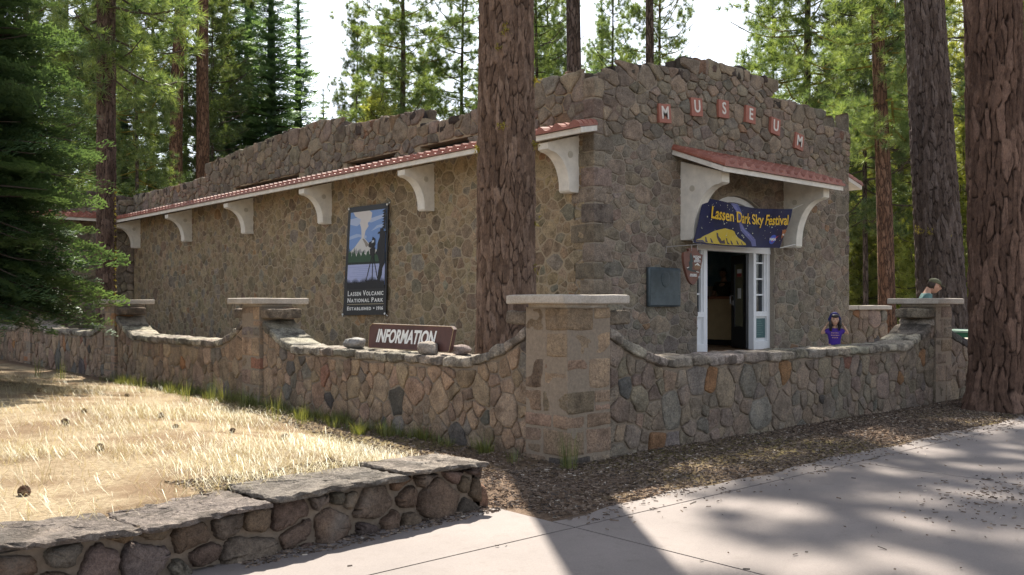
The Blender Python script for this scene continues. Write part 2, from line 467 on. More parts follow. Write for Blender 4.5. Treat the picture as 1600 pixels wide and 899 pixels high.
pick_grey = palette((.015, (.27, .15, .08)), (.010, (.23, .12, .09)), (.10, (.215, .190, .160)), (.02, (.115, .107, .099)), (.20, (.290, .224, .168)), (1, (.248, .200, .156)))
def pick_boulder(rng, u, v):
    q = rng.random()
    base = (0.150, 0.106, 0.078)
    if q < .3: base = (0.138, 0.110, 0.090)
    elif q < .42: base = (0.180, 0.115, 0.075)
    return jitcol(rng, base, 0.15)

def lettering(text, size, fn, name, mat, parent, align='CENTER', shear=0.0, sx=1.0, bold=0.0, depth=0.004, w0=0.0, space=1.0):
    cu = bpy.data.curves.new('txt', 'FONT'); cu.body = text; cu.size = size; cu.align_x = align; cu.align_y = 'CENTER'
    cu.shear = shear; cu.offset = bold; cu.extrude = depth; cu.space_character = space; cu.resolution_u = 4
    o = bpy.data.objects.new('txt', cu); C.objects.link(o)
    dg = bpy.context.evaluated_depsgraph_get(); dg.update()
    me = bpy.data.meshes.new_from_object(o.evaluated_get(dg))
    V = [fn(v.co.x * sx, v.co.y, v.co.z + depth + w0) for v in me.vertices]
    Fs = [tuple(p.vertices) for p in me.polygons]
    bpy.data.objects.remove(o); bpy.data.curves.remove(cu); bpy.data.meshes.remove(me)
    return (mesh(name, V, Fs, mat, parent) if name else (V, Fs))

# ================================================================== GROUND
def sstep(a, b, x):
    t = np.clip((np.asarray(x, float) - a) / (b - a), 0, 1); return t * t * (3 - 2 * t)
XL, YR = 6.54, 6.48                                   # outer faces of the two garden wall runs
XA, YB, XE = 11.0, 10.29, 19.35                       # museum side face, front face, far edge of the front
LW0, LWD, LWN = np.array((4.55, 5.56)), np.array((-0.9976, -0.07)), np.array((0.07, -0.9976))   # low wall: end, run, outward
def ground_z(x, y):
    x = np.asarray(x, float); y = np.asarray(y, float)
    ins = sstep(XL + .1, XL + .4, x) * sstep(YR + .1, YR + .4, y)
    z = 0.40 * ins
    lw = y - (LW0[1] + (LW0[0] - x) * -0.07)
    mound = 0.33 * sstep(5.9, 3.6, x) * sstep(0.12, 0.42, lw) * (1 - 0.55 * sstep(7, 14, y)) + 0.10 * sstep(8, 13, y) * sstep(6.7, 6.2, x)
    mound += 0.25 * sstep(4.9, 2.5, x) * sstep(13, 20, y)
    z = z + mound * (1 - ins)
    z = z + 0.4 * sstep(15.5, 19, x) * sstep(4.0, 7.0, y) * (1 - ins)
    path = (y < 5.0) | (lw < 0)
    z = z - 0.03 * sstep(0.25, 0.0, np.maximum(y - 4.75, np.where(x < 4.75, lw + 0.25, -1)))
    z = z + np.where(path, 0, 0.012 * np.sin(x * 3.1 + y * 1.7) * np.sin(y * 2.3 - x * 1.3)) * (1 - ins)
    return z
def axis(lo, hi, step, far, grow):
    a = list(np.arange(lo, hi + 1e-6, step)); s = step
    while a[-1] < far: s *= grow; a.append(a[-1] + s)
    s = step
    while a[0] > -far: s *= grow; a.insert(0, a[0] - s)
    return np.array(a)
gx, gy = axis(-2, 18, 0.14, 500, 1.22), axis(1.5, 20, 0.14, 500, 1.22)
GX, GY = np.meshgrid(gx, gy, indexing='ij')
GZ = ground_z(GX, GY)
nx_, ny_ = len(gx), len(gy)
ii = np.arange(nx_ * ny_).reshape(nx_, ny_)
gf = np.stack([ii[:-1, :-1], ii[1:, :-1], ii[1:, 1:], ii[:-1, 1:]], -1).reshape(-1, 4)
straw_w = sstep(6.25, 5.7, GX) * sstep(0.1, 0.35, GY - (LW0[1] + (LW0[0] - GX) * -0.07)) * sstep(4.95, 4.45, GX - 0.20 * (GY - 6)) * (GX < 6.6)
straw_w = np.maximum(straw_w, 0)
gcol = np.stack([straw_w, sstep(XL, XL + .5, GX) * sstep(YR, YR + .5, GY), straw_w * 0], -1).reshape(-1, 3)
def ground_mat():
    m, nt, b, N, L = newmat('forest_floor')
    a = attr(nt, 'col').outputs['Color']; sp = nt.nodes.new('ShaderNodeSeparateColor'); L(a, sp.inputs[0])
    n1 = noise(nt, 1.2, 5, 0.6); n2 = noise(nt, 25, 5, 0.75); n3 = noise(nt, 90, 3, 0.7); n0 = noise(nt, 0.25, 4, 0.6)
    duff = ramp(nt, n2, [(0.25, (0.065, 0.045, 0.032)), (0.5, (0.145, 0.100, 0.070)), (0.75, (0.25, 0.185, 0.13))])
    duff = mix(nt, ramp(nt, n0, [(0.45, (0, 0, 0)), (0.6, (0.6, 0.6, 0.6))]), duff, (0.16, 0.14, 0.05))
    straw = ramp(nt, n2, [(0.25, (0.14, 0.10, 0.065)), (0.5, (0.28, 0.22, 0.14)), (0.8, (0.44, 0.365, 0.25))])
    straw = mix(nt, ramp(nt, n1, [(0.42, (0, 0, 0)), (0.58, (0.9, 0.9, 0.9))]), straw, (0.17, 0.115, 0.07))
    pav = ramp(nt, n1, [(0.3, (0.28, 0.25, 0.22)), (0.7, (0.40, 0.36, 0.32))])
    ad = nt.nodes.new('ShaderNodeMath'); ad.operation = 'MULTIPLY_ADD'; L(n1, ad.inputs[0]); ad.inputs[1].default_value = 0.5; L(sp.outputs[0], ad.inputs[2])
    f = ramp(nt, ad.outputs[0], [(0.55, (0, 0, 0)), (0.85, (1, 1, 1))])
    c = mix(nt, f, duff, straw); c = mix(nt, sp.outputs[1], c, pav)
    L(c, b.inputs['Base Color']); b.inputs['Roughness'].default_value = 1.0; b.inputs['Specular IOR Level'].default_value = 0.1
    bump(nt, b, n2, 0.8, 0.03)
    return m
g = mesh('ground', np.stack([GX, GY, GZ], -1).reshape(-1, 3), gf, ground_mat(), None, gcol, True)
tag(g, 'brown forest floor with straw coloured grass patch', None, None, 'structure')

# path slabs, a dark bed showing in the joints
def path_mat():
    m, nt, b, N, L = newmat('pink_concrete')
    n1 = noise(nt, 0.8, 5, 0.6); n2 = noise(nt, 110, 3, 0.7); n3 = noise(nt, 7, 5, 0.7)
    c = ramp(nt, n1, [(0.3, (0.170, 0.145, 0.132)), (0.55, (0.204, 0.174, 0.158)), (0.75, (0.238, 0.204, 0.186))])
    c = mix(nt, 1.0, c, ramp(nt, n2, [(0.3, (0.84, 0.84, 0.84)), (0.55, (1, 1, 1)), (0.75, (1.12, 1.12, 1.12))]), 'MULTIPLY')
    c = mix(nt, ramp(nt, n3, [(0.55, (0, 0, 0)), (0.72, (0.5, 0.5, 0.5))]), c, (0.14, 0.115, 0.098))
    L(c, b.inputs['Base Color']); b.inputs['Roughness'].default_value = 0.85; bump(nt, b, n2, 0.15, 0.004)
    return m
M_path = path_mat()
mb = MB(); rng = random.Random(3)
def edgeY(x): return 4.86 + 0.05 * math.sin(x * 2.3) + 0.03 * math.sin(x * 7.1 + 1) + (0.0 if x > 5.1 else 0.0)
xs = [-6.0, -3.4, 0.65, 4.70, 8.75, 12.8, 16.8, 21, 25]
ys = [-4.0, 0.55, 4.58]
g_ = 0.008
for i in range(len(xs) - 1):
    for j in range(len(ys) - 1):
        mb.box((xs[i] + g_, ys[j] + g_, -0.1), (xs[i + 1] - g_, ys[j + 1] - g_, 0.006))
    x0, x1 = xs[i] + g_, xs[i + 1] - g_
    if x1 < 4.75: poly = [(x0, 4.58 + g_), (x1, 4.58 + g_), (x1, 5.45), (x0, 5.45)]
    else:
        top = [(x, edgeY(x)) for x in np.linspace(x0, x1, 30)]
        poly = [(x0, 4.58 + g_), (x1, 4.58 + g_)] + top[::-1]
    mb.prism(poly, -0.1, 0.006, lambda u, v, w: (u, v, w))
p = mb.build('path', M_path)
tag(p, 'pinkish concrete path of large jointed slabs', None, None, 'structure')
bed = mesh('path_bed', [(-6, -4, -0.006), (25, -4, -0.006), (25, 4.86, -0.006), (-6, 4.86, -0.006)], [(0, 1, 2, 3)], plain('joint_dirt', (0.10, 0.07, 0.05), 1.0))
tag(bed, 'dark dirt in the joints of the concrete path', None, None, 'structure')

# ================================================================== MUSEUM
museum = thing('museum_building', 'brown rubble stone museum with stepped parapet, red tiled awnings and arched entrance', 'building', (11, 10.29, 0.3))
profB = [(11.0, 5.42), (11.69, 5.46), (11.69, 5.60), (12.42, 5.74), (13.5, 5.80), (13.5, 6.0), (14.2, 6.12), (16.08, 6.1), (16.1, 5.74), (17.97, 5.74), (17.98, 5.44), (19.35, 5.42)]
profA = [(10.29, 5.42), (11.55, 5.48), (13.3, 5.2), (15.1, 5.18), (15.14, 5.5), (17.42, 5.57), (18.18, 5.62), (18.2, 5.76), (19.0, 5.88), (20.6, 5.84), (22.57, 5.75), (24.45, 5.64), (25.5, 5.58), (25.55, 5.22), (27.5, 5.18), (31.3, 5.2)]
def interp(prof, u):
    for (a, za), (b, zb) in zip(prof, prof[1:]):
        if a <= u <= b: return za + (zb - za) * (u - a) / max(1e-6, b - a)
    return prof[0][1] if u < prof[0][0] else prof[-1][1]
fnB = lambda u, v, w: (u, YB - w, v)
fnA = lambda u, v, w: (XA - w, u, v)
DX0, DX1, DXC, DSP, DZ0 = 13.77, 16.33, 15.05, 2.62, 0.70
arch = [(DXC + 1.28 * math.cos(t), DSP + 1.08 * math.sin(t)) for t in np.linspace(0, math.pi, 17)]
door_hole = [(DX1, 0.2)] + arch + [(DX0, 0.2)]
M_mortar = attrmat('pale_mortar', 0.95, 0.5, 30)
def ragged(prof, seed, drop=0.05):
    r_ = random.Random(seed); out = []
    for (a, za), (b, zb) in zip(prof, prof[1:]):
        n = max(1, int((b - a) / 0.25))
        for k in range(n): out.append((a + (b - a) * k / n, za + (zb - za) * k / n - drop + r_.uniform(-.04, .04)))
    out.append((prof[-1][0], prof[-1][1] - drop)); return out
mortar = (0.290, 0.245, 0.190)
top = ragged(profB, 1)
def door_cuts(u, v):
    if v < DSP:
        if u < DXC: return [(1, 0, DX0 - 0.01)]
        return [(-1, 0, -(DX1 + 0.01))]
    a = math.atan2((v - DSP) / 1.1, (u - DXC) / 1.3)
    nx, ny = math.cos(a) / 1.3, math.sin(a) / 1.1
    L = math.hypot(nx, ny); nx, ny = nx / L, ny / L
    px, py = DXC + 1.3 * math.cos(a), DSP + 1.1 * math.sin(a)
    return [(-nx, -ny, -(nx * px + ny * py))] if abs(u - DXC) < 2.2 and v < 4.4 else []
def in_door(u, v):
    return (DX0 - .03 < u < DX1 + .03 and v < DSP) or (v >= DSP and ((u - DXC) / 1.33) ** 2 + ((v - DSP) / 1.13) ** 2 < 1)
okB = lambda u, v: v < interp(profB, u) - 0.05 and not in_door(u, v) and u > 11.28
cutB = lambda u, v: door_cuts(u, v) + [(-1, 0, -11.20)] + [(0, 1, interp(profB, u) + 0.06)]
mb = MB()
# stone sill courses of two sizes, then the quoins that turn the corner
rubble(mb, fnB, 11.2, XE, 0.2, 6.3, 0.305, 21, pick_building, okB, cutB, 0.014, lambda v: (0.006, 0.018) if v < 4.5 else (0.020, 0.05), 30, 2, 0.06, an=1.42)
fw = mb.build('front_wall', M_stone, museum, True)
mbm = MB(); mbm.prism([(11.0, 0.2), (DX0, 0.2)] + arch[::-1] + [(DX1, 0.2), (XE, 0.2)] + top[::-1], 0.0, -0.42, fnB, mortar)
mbm.build('mortar_core', M_mortar, museum)
mbs = MB()
SLOTS = [(11.75, 12.35, 4.72, 4.90), (13.4, 15.1, 4.62, 4.80), (15.9, 17.9, 4.60, 4.80), (20.1, 23.6, 4.60, 4.78)]
def in_slot(u, v, m=0.04): return any(a - m < u < b + m and c - m < v < d + m for a, b, c, d in SLOTS)
def slot_cuts(u, v):
    o = [(0, 1, interp(profA, u) + 0.06), (-1, 0, -10.5)]
    for a, b, c, d in SLOTS:
        if a - .25 < u < b + .25:
            if v < c: o.append((0, 1, c - .02))
            elif v > d: o.append((0, -1, -(d + .02)))
    return o
okA = lambda u, v: v < interp(profA, u) - 0.05 and not in_slot(u, v) and u > 10.56
lower = lambda rng, u, v: pick_side(rng, u, v) if v < 4.45 else pick_building(rng, u, v)
rubble(mbs, fnA, 10.5, 31.3, 0.2, 4.45, 0.245, 22, lower, lambda u, v: okA(u, v), slot_cuts, 0.022, (0.004, 0.014), 24, 2, 0.08, an=1.1)
rubble(mbs, fnA, 10.5, 31.3, 4.47, 6.2, 0.28, 23, lower, lambda u, v: okA(u, v), slot_cuts, 0.014, (0.02, 0.05), 24, 2, 0.08, an=1.1)
mbs.build('side_wall', M_stone, museum, True)
topA = ragged(profA, 2)
mbm = MB()
holes = [[(a, c), (b, c), (b, d), (a, d)] for a, b, c, d in SLOTS]
mbm.prism([(10.29 + .42, 0.2)] + [(31.3, 0.2)] + topA[::-1][:-2], 0.0, -0.42, fnA, (0.36, 0.285, 0.188), 0, holes)
mbm.build('side_mortar_core', M_mortar, museum)
# quoins at the near corner
mbq = MB(); z = 0.25; k = 0; rq = random.Random(5)
while z < 5.30:
    h = rq.uniform(0.24, 0.36)
    if 4.55 < z < 4.62: h = 0.42
    lx, ly = (0.48, 0.27) if k % 2 else (0.27, 0.46)
    lx *= rq.uniform(.85, 1.12); ly *= rq.uniform(.85, 1.12)
    if z > 4.5 and z < 4.9: lx, ly = 0.72, 0.62
    V, Fs = block((11.0 - 0.018, YB - 0.022, z + .012), (11.0 + lx, YB + ly, min(z + h - .012, 5.5)), 0.018, 0.008, 7, 2.5)
    mbq.add(V, Fs, jitcol(rq, (0.240, 0.195, 0.152), .12)); z += h; k += 1
mbq.build('corner_quoin', M_stone, museum, True)
# broken, lichen dark stones along both parapet tops
mbp = MB(); rp = random.Random(9)
def top_rocks(prof, fn, dark):
    u = prof[0][0] + 0.1
    while u < prof[-1][0] - 0.05:
        L = rp.uniform(0.16, 0.42); zt = interp(prof, u + L * .5); h = rp.uniform(0.12, 0.26)
        for wv in (-0.12, -0.34):
            c = fn(u + L / 2, zt - h * 0.25 + rp.uniform(-.06, .05), wv + rp.uniform(-.03, .03))
            dims = (L * 1.05, 0.30, h * 1.3) if dark else (0.30, L * 1.05, h * 1.3)
            V, Fs = rock(c, dims, 0.68, 0.16, rp.uniform(-.15, .15), 5)
            q = rp.random()
            mbp.add(V, Fs, jitcol(rp, (0.075, 0.060, 0.050) if q < .45 else (0.15, 0.115, 0.09) if q < .8 else (0.20, 0.125, 0.085), .15))
        u += L * 0.96
top_rocks(profB, fnB, True); mbp.build('parapet_stones', M_stone, museum, True); mbp = MB(); top_rocks(profA, fnA, False)
mbp.build('parapet_stones', M_stone, museum, True)
# roof slab, back walls, wing wall, slots behind the side awning
M_roof = plain('grey_roofing', (0.12, 0.115, 0.11), 0.9, var=0.2)
mb = MB()
mb.box((11.42, YB + .42, 4.35), (19.0, 31.3, 4.5))
mb.build('roof', M_roof, museum)
M_beam = plain('pale_flashing', (0.45, 0.43, 0.40), 0.7)
for a, b, c, d in SLOTS:
    mb = MB(); mb2 = MB()
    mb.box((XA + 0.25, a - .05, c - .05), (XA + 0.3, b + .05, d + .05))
    mb2.box((XA + 0.02, a + .004, c + .004), (XA + 0.14, b - .004, c + 0.05))
    mb.build('slot_shade_panel', M_black, museum); mb2.build('slot_flashing', M_beam, museum)  # black panel stands in for the shade inside the slot
mb = MB()
mb.box((XE - .42, YB + .42, 0.2), (XE, 31.3, 5.0), mortar); mb.box((11.42, 31.3, 0.2), (XE, 31.7, 5.0), mortar)
rubble(mb, lambda u, v, w: (XE + w, u, v), YB, 16, 0.2, 5.4, 0.4, 24, pick_building, gap=0.026, relief=(0.015, 0.03), tries=12)
mb.build('far_wall', M_stone, museum, True)
mb = MB(); YW = 31.3
mb.box((2.0, YW, 0.1), (11.0, YW + .4, 5.0), mortar)
rubble(mb, lambda u, v, w: (u, YW - w, v), 2.0, 11.0, 0.1, 5.15, 0.38, 25, pick_building, cuts=lambda u, v: [(0, 1, 5.08)], gap=0.014, relief=(0.012, 0.035), tries=14)
for k in range(30):
    V, Fs = rock((2.2 + k * .3, YW + .2, 5.12 + rp.uniform(-.04, .08)), (0.36, 0.4, 0.25), 0.65, 0.15, 0, 4); mb.add(V, Fs, jitcol(rp, (0.13, 0.10, 0.08)))
mb.build('wing_wall', M_stone, museum, True)

def awning(fn, u0, u1, proj, zw, zo, parent, pitch=0.20, skew0=0.0, ext=0.0):
    """fn(u, w, z): u along the wall, w out from it. Barrel tiles on a white boarded slab"""
    aw = bpy.data.objects.new('awning', None); C.objects.link(aw); aw.parent = parent
    aw.location = Vector((0, 0, 0))
    n = int((u1 - u0) / pitch); pitch = (u1 - u0) / n
    V = []; Fs = []; per = 8; cols = n * per + 1; rows = []
    S_ = np.linspace(0, 1, 5)
    for q in range(4): rows += [(S_[q], 0.0), (S_[q + 1] - 0.002, 0.0)]
    for ri, (s, _) in enumerate(rows):
        lift = 0.018 if ri % 2 else 0.0
        for c in range(cols):
            ph = (c % per) / per
            hgt = 0.075 * max(0, math.sin(math.pi * min(1, ph / 0.62))) if ph < 0.62 else -0.012 * math.sin(math.pi * (ph - .62) / .38)
            u = u0 + (u1 - u0) * c / (cols - 1); u += skew0 * s * max(0, 1 - (u - u0) / 0.5)
            w = s * (proj + 0.04)
            V.append(fn(u, w, zw + (zo - zw) * s + hgt + lift))
    nr = len(rows)
    for r_ in range(nr - 1):
        for c in range(cols - 1): Fs.append((r_ * cols + c, r_ * cols + c + 1, (r_ + 1) * cols + c + 1, (r_ + 1) * cols + c))
    b0 = len(V)                                    # underside, front and ends close the tile body
    for s in (0, 1):
        for c in range(cols):
            u = u0 + (u1 - u0) * c / (cols - 1); u += skew0 * s * max(0, 1 - (u - u0) / 0.5)
            V.append(fn(u, s * (proj + 0.04), zw + (zo - zw) * s - 0.03))
    for c in range(cols - 1):
        Fs.append((b0 + c, b0 + cols + c, b0 + cols + c + 1, b0 + c + 1))
        Fs.append(((nr - 1) * cols + c, (nr - 1) * cols + c + 1, b0 + cols + c + 1, b0 + cols + c))
    for c in (0, cols - 1):
        Fs.append([r_ * cols + c for r_ in range(nr)] + [b0 + cols + c, b0 + c])
    t = mesh('tile_roofing', V, Fs, M_tile, None); t.parent = aw
    bmq = MB()
    sl = (zo - zw) / proj
    for (w0, w1, t0, t1) in ((0, proj, -0.032, -0.098),):
        P_ = []
        for u, sk in ((u0 + .015, skew0), (u1 - .015, 0)):
            for w, z in ((w0, zw + t0), (w1, zo + t0), (w1, zo + t1 - .02), (w0, zw + t1 - .02)):
                P_.append(fn(u + sk * w / proj, w, z))
        bmq.add(P_, [(0, 1, 2, 3), (7, 6, 5, 4), (0, 4, 5, 1), (1, 5, 6, 2), (2, 6, 7, 3), (3, 7, 4, 0)])
    f = bmq.build('fascia', M_plaster, None); f.parent = aw
    for o in (t, f): o.data.transform(Matrix.Translation(-museum.location))
    return aw
def bracket(fn, u, th, w_out, zt_wall, zt_out, zb, w_foot, tip, aw):
    """scroll bracket: upright on the wall, concave curve to the tip"""
    arc = []
    for t in np.linspace(0, math.pi / 2, 12):
        arc.append((w_out - 0.06 - (w_out - .06 - w_foot) * math.sin(t), zb + .07 + (zt_out - tip - zb - .07) * math.cos(t)))
    poly = [(0.0, zb), (w_foot - .03, zb)] + [(w_foot, zb + .03)] + arc[::-1] + [(w_out, zt_out - tip + .03), (w_out, zt_out), (0.0, zt_wall)]
    mb = MB(); mb.prism(poly, u, u + th, lambda a, b, w: fn(w, a, b))
    cw, cz = w_out * 0.30, zt_wall - (zt_wall - zb) * 0.36
    for s in (u - .012, u + th):
        ring = [(cw + .055 * math.cos(a), cz + .055 * math.sin(a)) for a in np.linspace(0, 2 * math.pi, 14)[:-1]]
        mb.prism(ring, s, s + 0.012, lambda a, b, w: fn(w, a, b), m=1)
    o = mb.build('bracket', [M_plaster, plain('bolt_plug', (0.5, 0.46, 0.38), 0.9)], None); o.parent = aw
    o.data.transform(Matrix.Translation(-museum.location)); return o
fA3 = lambda u, w, z: (XA - w, u, z)
fB3 = lambda u, w, z: (u, YB - w, z)
awA = awning(fA3, 10.2, 31.2, 0.80, 4.56, 4.37, museum, 0.22, -0.40)
for y_ in (10.62, 14.62, 18.55, 22.52, 26.5, 30.7):
    bracket(fA3, y_, 0.24, 0.72, 4.42, 4.22, 3.46, 0.24, 0.13, awA)
awB = awning(fB3, 13.02, 17.08, 1.10, 4.40, 3.98, museum, 0.25)
for x_ in (13.27, 16.66):
    bracket(fB3, x_, 0.22, 0.90, 4.18, 3.90, 2.76, 0.30, 0.20, awB)
awC = awning(lambda u, w, z: (XE + w, u, z), 10.35, 20, 0.75, 4.55, 4.37, museum, 0.22)
awD = awning(lambda u, w, z: (u, YW - w, z), 2.4, 10.3, 0.75, 4.56, 4.37, museum, 0.22)

# entrance: white frame, sidelights, fanlight, open door leaf, room behind
mb = MB(); Y0, Y1 = YB + 0.10, YB + 0.22
glass = MB()
def sidelight(x0, x1):
    mb.box((x0, Y0, DZ0), (x1, Y1, 0.86)); w = (x1 - x0)
    mb.box((x0, Y0, .86), (x0 + .09, Y1, 2.62)); mb.box((x1 - .11, Y0, .86), (x1, Y1, 2.62))
    mb.box((x0 + .09, Y0 + .05, .86), (x1 - .11, Y1 - .01, 1.36)); mb.box((x0 + .09, Y0, 1.36), (x1 - .11, Y1, 1.46))
    mb.box((x0 + .09, Y0 + .03, 1.46), (x0 + .135, Y1, 2.62)); mb.box((x1 - .155, Y0 + .03, 1.46), (x1 - .11, Y1, 2.62))
    for z in (1.78, 2.1, 2.42): mb.box((x0 + .135, Y0 + .06, z), (x1 - .155, Y1, z + .03))
    glass.box((x0 + .135, Y0 + .085, 1.46), (x1 - .155, Y0 + .095, 2.62))
sidelight(DX0, 14.22); sidelight(15.75, DX1)
mb.box((DX0, Y0 - .02, 2.62), (DX1, Y1 + .02, 2.74))
outer = [(DXC + 1.27 * math.cos(t), 2.742 + 0.95 * math.sin(t)) for t in np.linspace(0, math.pi, 21)]
inner = [(DXC + 1.16 * math.cos(t), 2.742 + 0.84 * math.sin(t)) for t in np.linspace(0, math.pi, 21)]
mb.prism(outer + inner[::-1], -0.08, -0.22, fnB)
for k in range(1, 8):
    x = DX0 + .12 + k * (DX1 - DX0 - .24) / 8; zt = 2.742 + 0.84 * math.sqrt(max(0, 1 - ((x - DXC) / 1.16) ** 2))
    mb.box((x - .014, Y0 + .04, 2.742), (x + .014, Y1 - .02, zt))
mb.build('door_frame', M_white, museum)
glass.prism(inner, -0.17, -0.18, fnB)
glass.build('window_glass', M_glass, museum)
lf = MB(); hx, hy = 15.71, YB + .20; dv = Vector((0.545, 0.838, 0)).normalized(); nv = Vector((-dv.y, dv.x, 0))
fl = lambda u, v, w: tuple(Vector((hx, hy, 0)) + dv * u + nv * w + Vector((0, 0, v)))
lf.prism([(0, DZ0 + .02), (.76, DZ0 + .02), (.76, 2.6), (0, 2.6)], 0, 0.045, fl, holes=[[(.16, 1.15), (.60, 1.15), (.60, 2.42), (.16, 2.42)]])
leaf_ = lf.build('door', M_dark, museum)
lg = MB(); lg.prism([(.16, 1.15), (.60, 1.15), (.60, 2.42), (.16, 2.42)], .018, .026, fl)
def sub(o, par):
    o.parent = par
    if True: o.data.transform(Matrix.Translation(-museum.location))
    return o
M_pane = plain('door_pane', (0.16, 0.15, 0.09), 0.15)
sub(lg.build('door_glass', M_pane, None), leaf_)
lh = MB(); lh.tube([fl(.68, 1.62, .045), fl(.68, 1.62, .10), fl(.68, 1.78, .10), fl(.68, 1.78, .045)], .014, 8); lh.prism([(.64, 1.58), (.72, 1.58), (.72, 1.68), (.64, 1.68)], .045, .06, fl)
sub(lh.build('handle', M_steel, None), leaf_)
ln = MB(); ln.prism([(.27, 2.16), (.49, 2.16), (.49, 2.32), (.27, 2.32)], .0265, .0272, fl); sub(ln.build('door_sticker', M_letter, None), leaf_)
ln = MB(); ln.prism([(.30, 1.72), (.46, 1.72), (.46, 1.93), (.30, 1.93)], .027, .030, fl); 
sub(ln.build('door_sticker', M_letter, None), leaf_); ln = MB(); ln.prism([(.27, 2.162), (.49, 2.162), (.49, 2.235), (.27, 2.235)], .0275, .030, fl); sub(ln.build('door_sticker', plain('red_sticker', (0.35, 0.05, 0.04), 0.6), None), leaf_)
mb = MB()
mb.box((12.6, YB + 5.2, .5), (18.85, YB + 5.3, 3.9)); mb.box((12.6, YB + .45, .5), (12.7, YB + 5.2, 3.9)); mb.box((18.75, YB + .45, .5), (18.85, YB + 5.2, 2.05))
mb.box((12.6, YB + .43, 3.9), (18.85, YB + 5.3, 4.0))
mb.box((18.75, YB + .45, 2.05), (18.85, YB + 5.2, 3.9), m=1)
def mural():
    m, nt, b, N, L = newmat('mural_paint')
    L(ramp(nt, noise(nt, 1.5, 5, 0.6), [(0.35, (0.10, 0.22, 0.30)), (0.5, (0.22, 0.36, 0.42)), (0.62, (0.42, 0.46, 0.44))]), b.inputs['Base Color']); return m
mb.build('interior_wall', [plain('cream_wall', (0.62, 0.56, 0.44), 0.8), mural()], museum)
mb = MB(); mb.box((12.7, YB + .02, .45), (18.75, YB + 5.2, DZ0)); mb.build('interior_floor', plain('timber_floor', (0.22, 0.13, 0.07), 0.5, var=.25), museum)
mb = MB(); mb.box((13.7, YB - .34, .28), (16.4, YB - .02, .50)); mb.box((13.74, YB - .02, .28), (16.36, YB + .09, .694))
mb.build('doorstep', M_cap, museum)

nb = MB(); nb.box((15.85, Y0 + .03, .93), (16.20, Y0 + .05, 1.32))
notice = nb.build('notice_sheet', plain('teal_notice', (0.05, 0.12, 0.12), 0.5), None)
tag(notice, 'dark teal notice panel low on the right door sidelight', 'notice')
V_, F_ = [], []
for k in range(7):
    b0 = len(V_); z = 1.27 - k * .045; w = .10 + .04 * ((k * 7) % 3)
    V_ += [(15.90, Y0 + .027, z), (15.90 + w + .05, Y0 + .027, z), (15.90 + w + .05, Y0 + .027, z - .012), (15.90, Y0 + .027, z - .012)]; F_.append((b0, b0 + 1, b0 + 2, b0 + 3))
o = mesh('printed_lines', V_, F_, plain('faded_ink', (0.14, 0.22, 0.21), 0.6), notice)

# reception counter and the ranger
ct = thing('reception_counter', 'tan fronted reception counter with brown top inside the dark doorway', 'counter', (17.2, YB + 2.4, DZ0))
mb = MB(); mb.box((17.0, YB + .75, DZ0 + .12), (17.5, YB + 4.6, 1.72)); mb.build('counter_front', plain('tan_panel', (0.50, 0.36, 0.19), 0.6), ct)
mb = MB(); mb.box((16.92, YB + .7, 1.722), (17.56, YB + 4.65, 1.78)); mb.build('counter_top', plain('brown_top', (0.26, 0.10, 0.05), 0.4), ct)
mb = MB(); mb.box((17.06, YB + .8, DZ0), (17.46, YB + 4.5, DZ0 + .118)); mb.build('plinth', M_dark, ct)

# MUSEUM letter tiles on an arc
names = [('M', 1036, 178, -.10), ('U', 1086, 168, -.10), ('S', 1128, 171, -.05), ('E', 1170, 180, .03), ('U', 1209, 198, .10), ('M', 1246, 222, .16)]
lab = ['red tile with white letter M, first of the arc above the entrance awning', 'red tile with white letter U between the first M and the S',
       'red tile with white letter S between the U and the E', 'red tile with white letter E between the S and the second U',
       'red tile with white letter U between the E and the last M', 'red tile with white letter M, lowest and last of the museum arc']
for (ch, px, py, rot), l in zip(names, lab):
    cx_, cz_ = onY(px, py, YB - .03); hs = 0.165
    ca, sa = math.cos(-rot * .9), math.sin(-rot * .9)
    fn = lambda u, v, w, cx_=cx_, cz_=cz_, ca=ca, sa=sa: (cx_ + u * ca - v * sa, YB - .058 - w, cz_ + u * sa + v * ca)
    root = thing('letter_tile', l, 'letter tile', (cx_, YB - .05, cz_), 'red letter tiles spelling the word over the entrance')
    mb = MB(); mb.prism([(-hs, -hs), (hs, -hs), (hs, hs), (-hs, hs)], -0.04, 0.02, fn); mb.build('tile', M_redtile, root)
    lettering(ch, 0.31, fn, 'lettering', M_tileletter, root, sx=0.9, bold=0.006, w0=0.021, depth=0.004)

# bronze plaque
x0, z0 = onY(1008, 482, YB); x1, z1 = onY(1058, 418, YB); z0 = 1.56; z1 = 2.25
pl = thing('bronze_plaque', 'blue green bronze plaque with raised relief beside the entrance', 'plaque', (x0, YB, z0))
mb = MB(); V, Fs = block((x0, YB - .085, z0), (x1, YB - .02, z1), .015, .001, 4); mb.add(V, Fs)
M_bronze = plain('verdigris_bronze', (0.070, 0.088, 0.095), 0.5, 0.3, var=.25, scale=8, bmp=.2)
mb.build('panel', M_bronze, pl, True)
mb = MB(); mb.box((x0 + .03, YB - .094, z0 + .03), (x1 - .03, YB - .084, z0 + .21)); mb.box((x0 + .05, YB - .092, z0 + .24), (x1 - .05, YB - .084, z1 - .05))
cxp = (x0 + x1) / 2
V, Fs = rock((cxp, YB - .09, z0 + .48), (.26, .03, .3), .2, .15, 0, 6); mb.add(V, Fs)
mb.build('relief', M_bronze, pl)

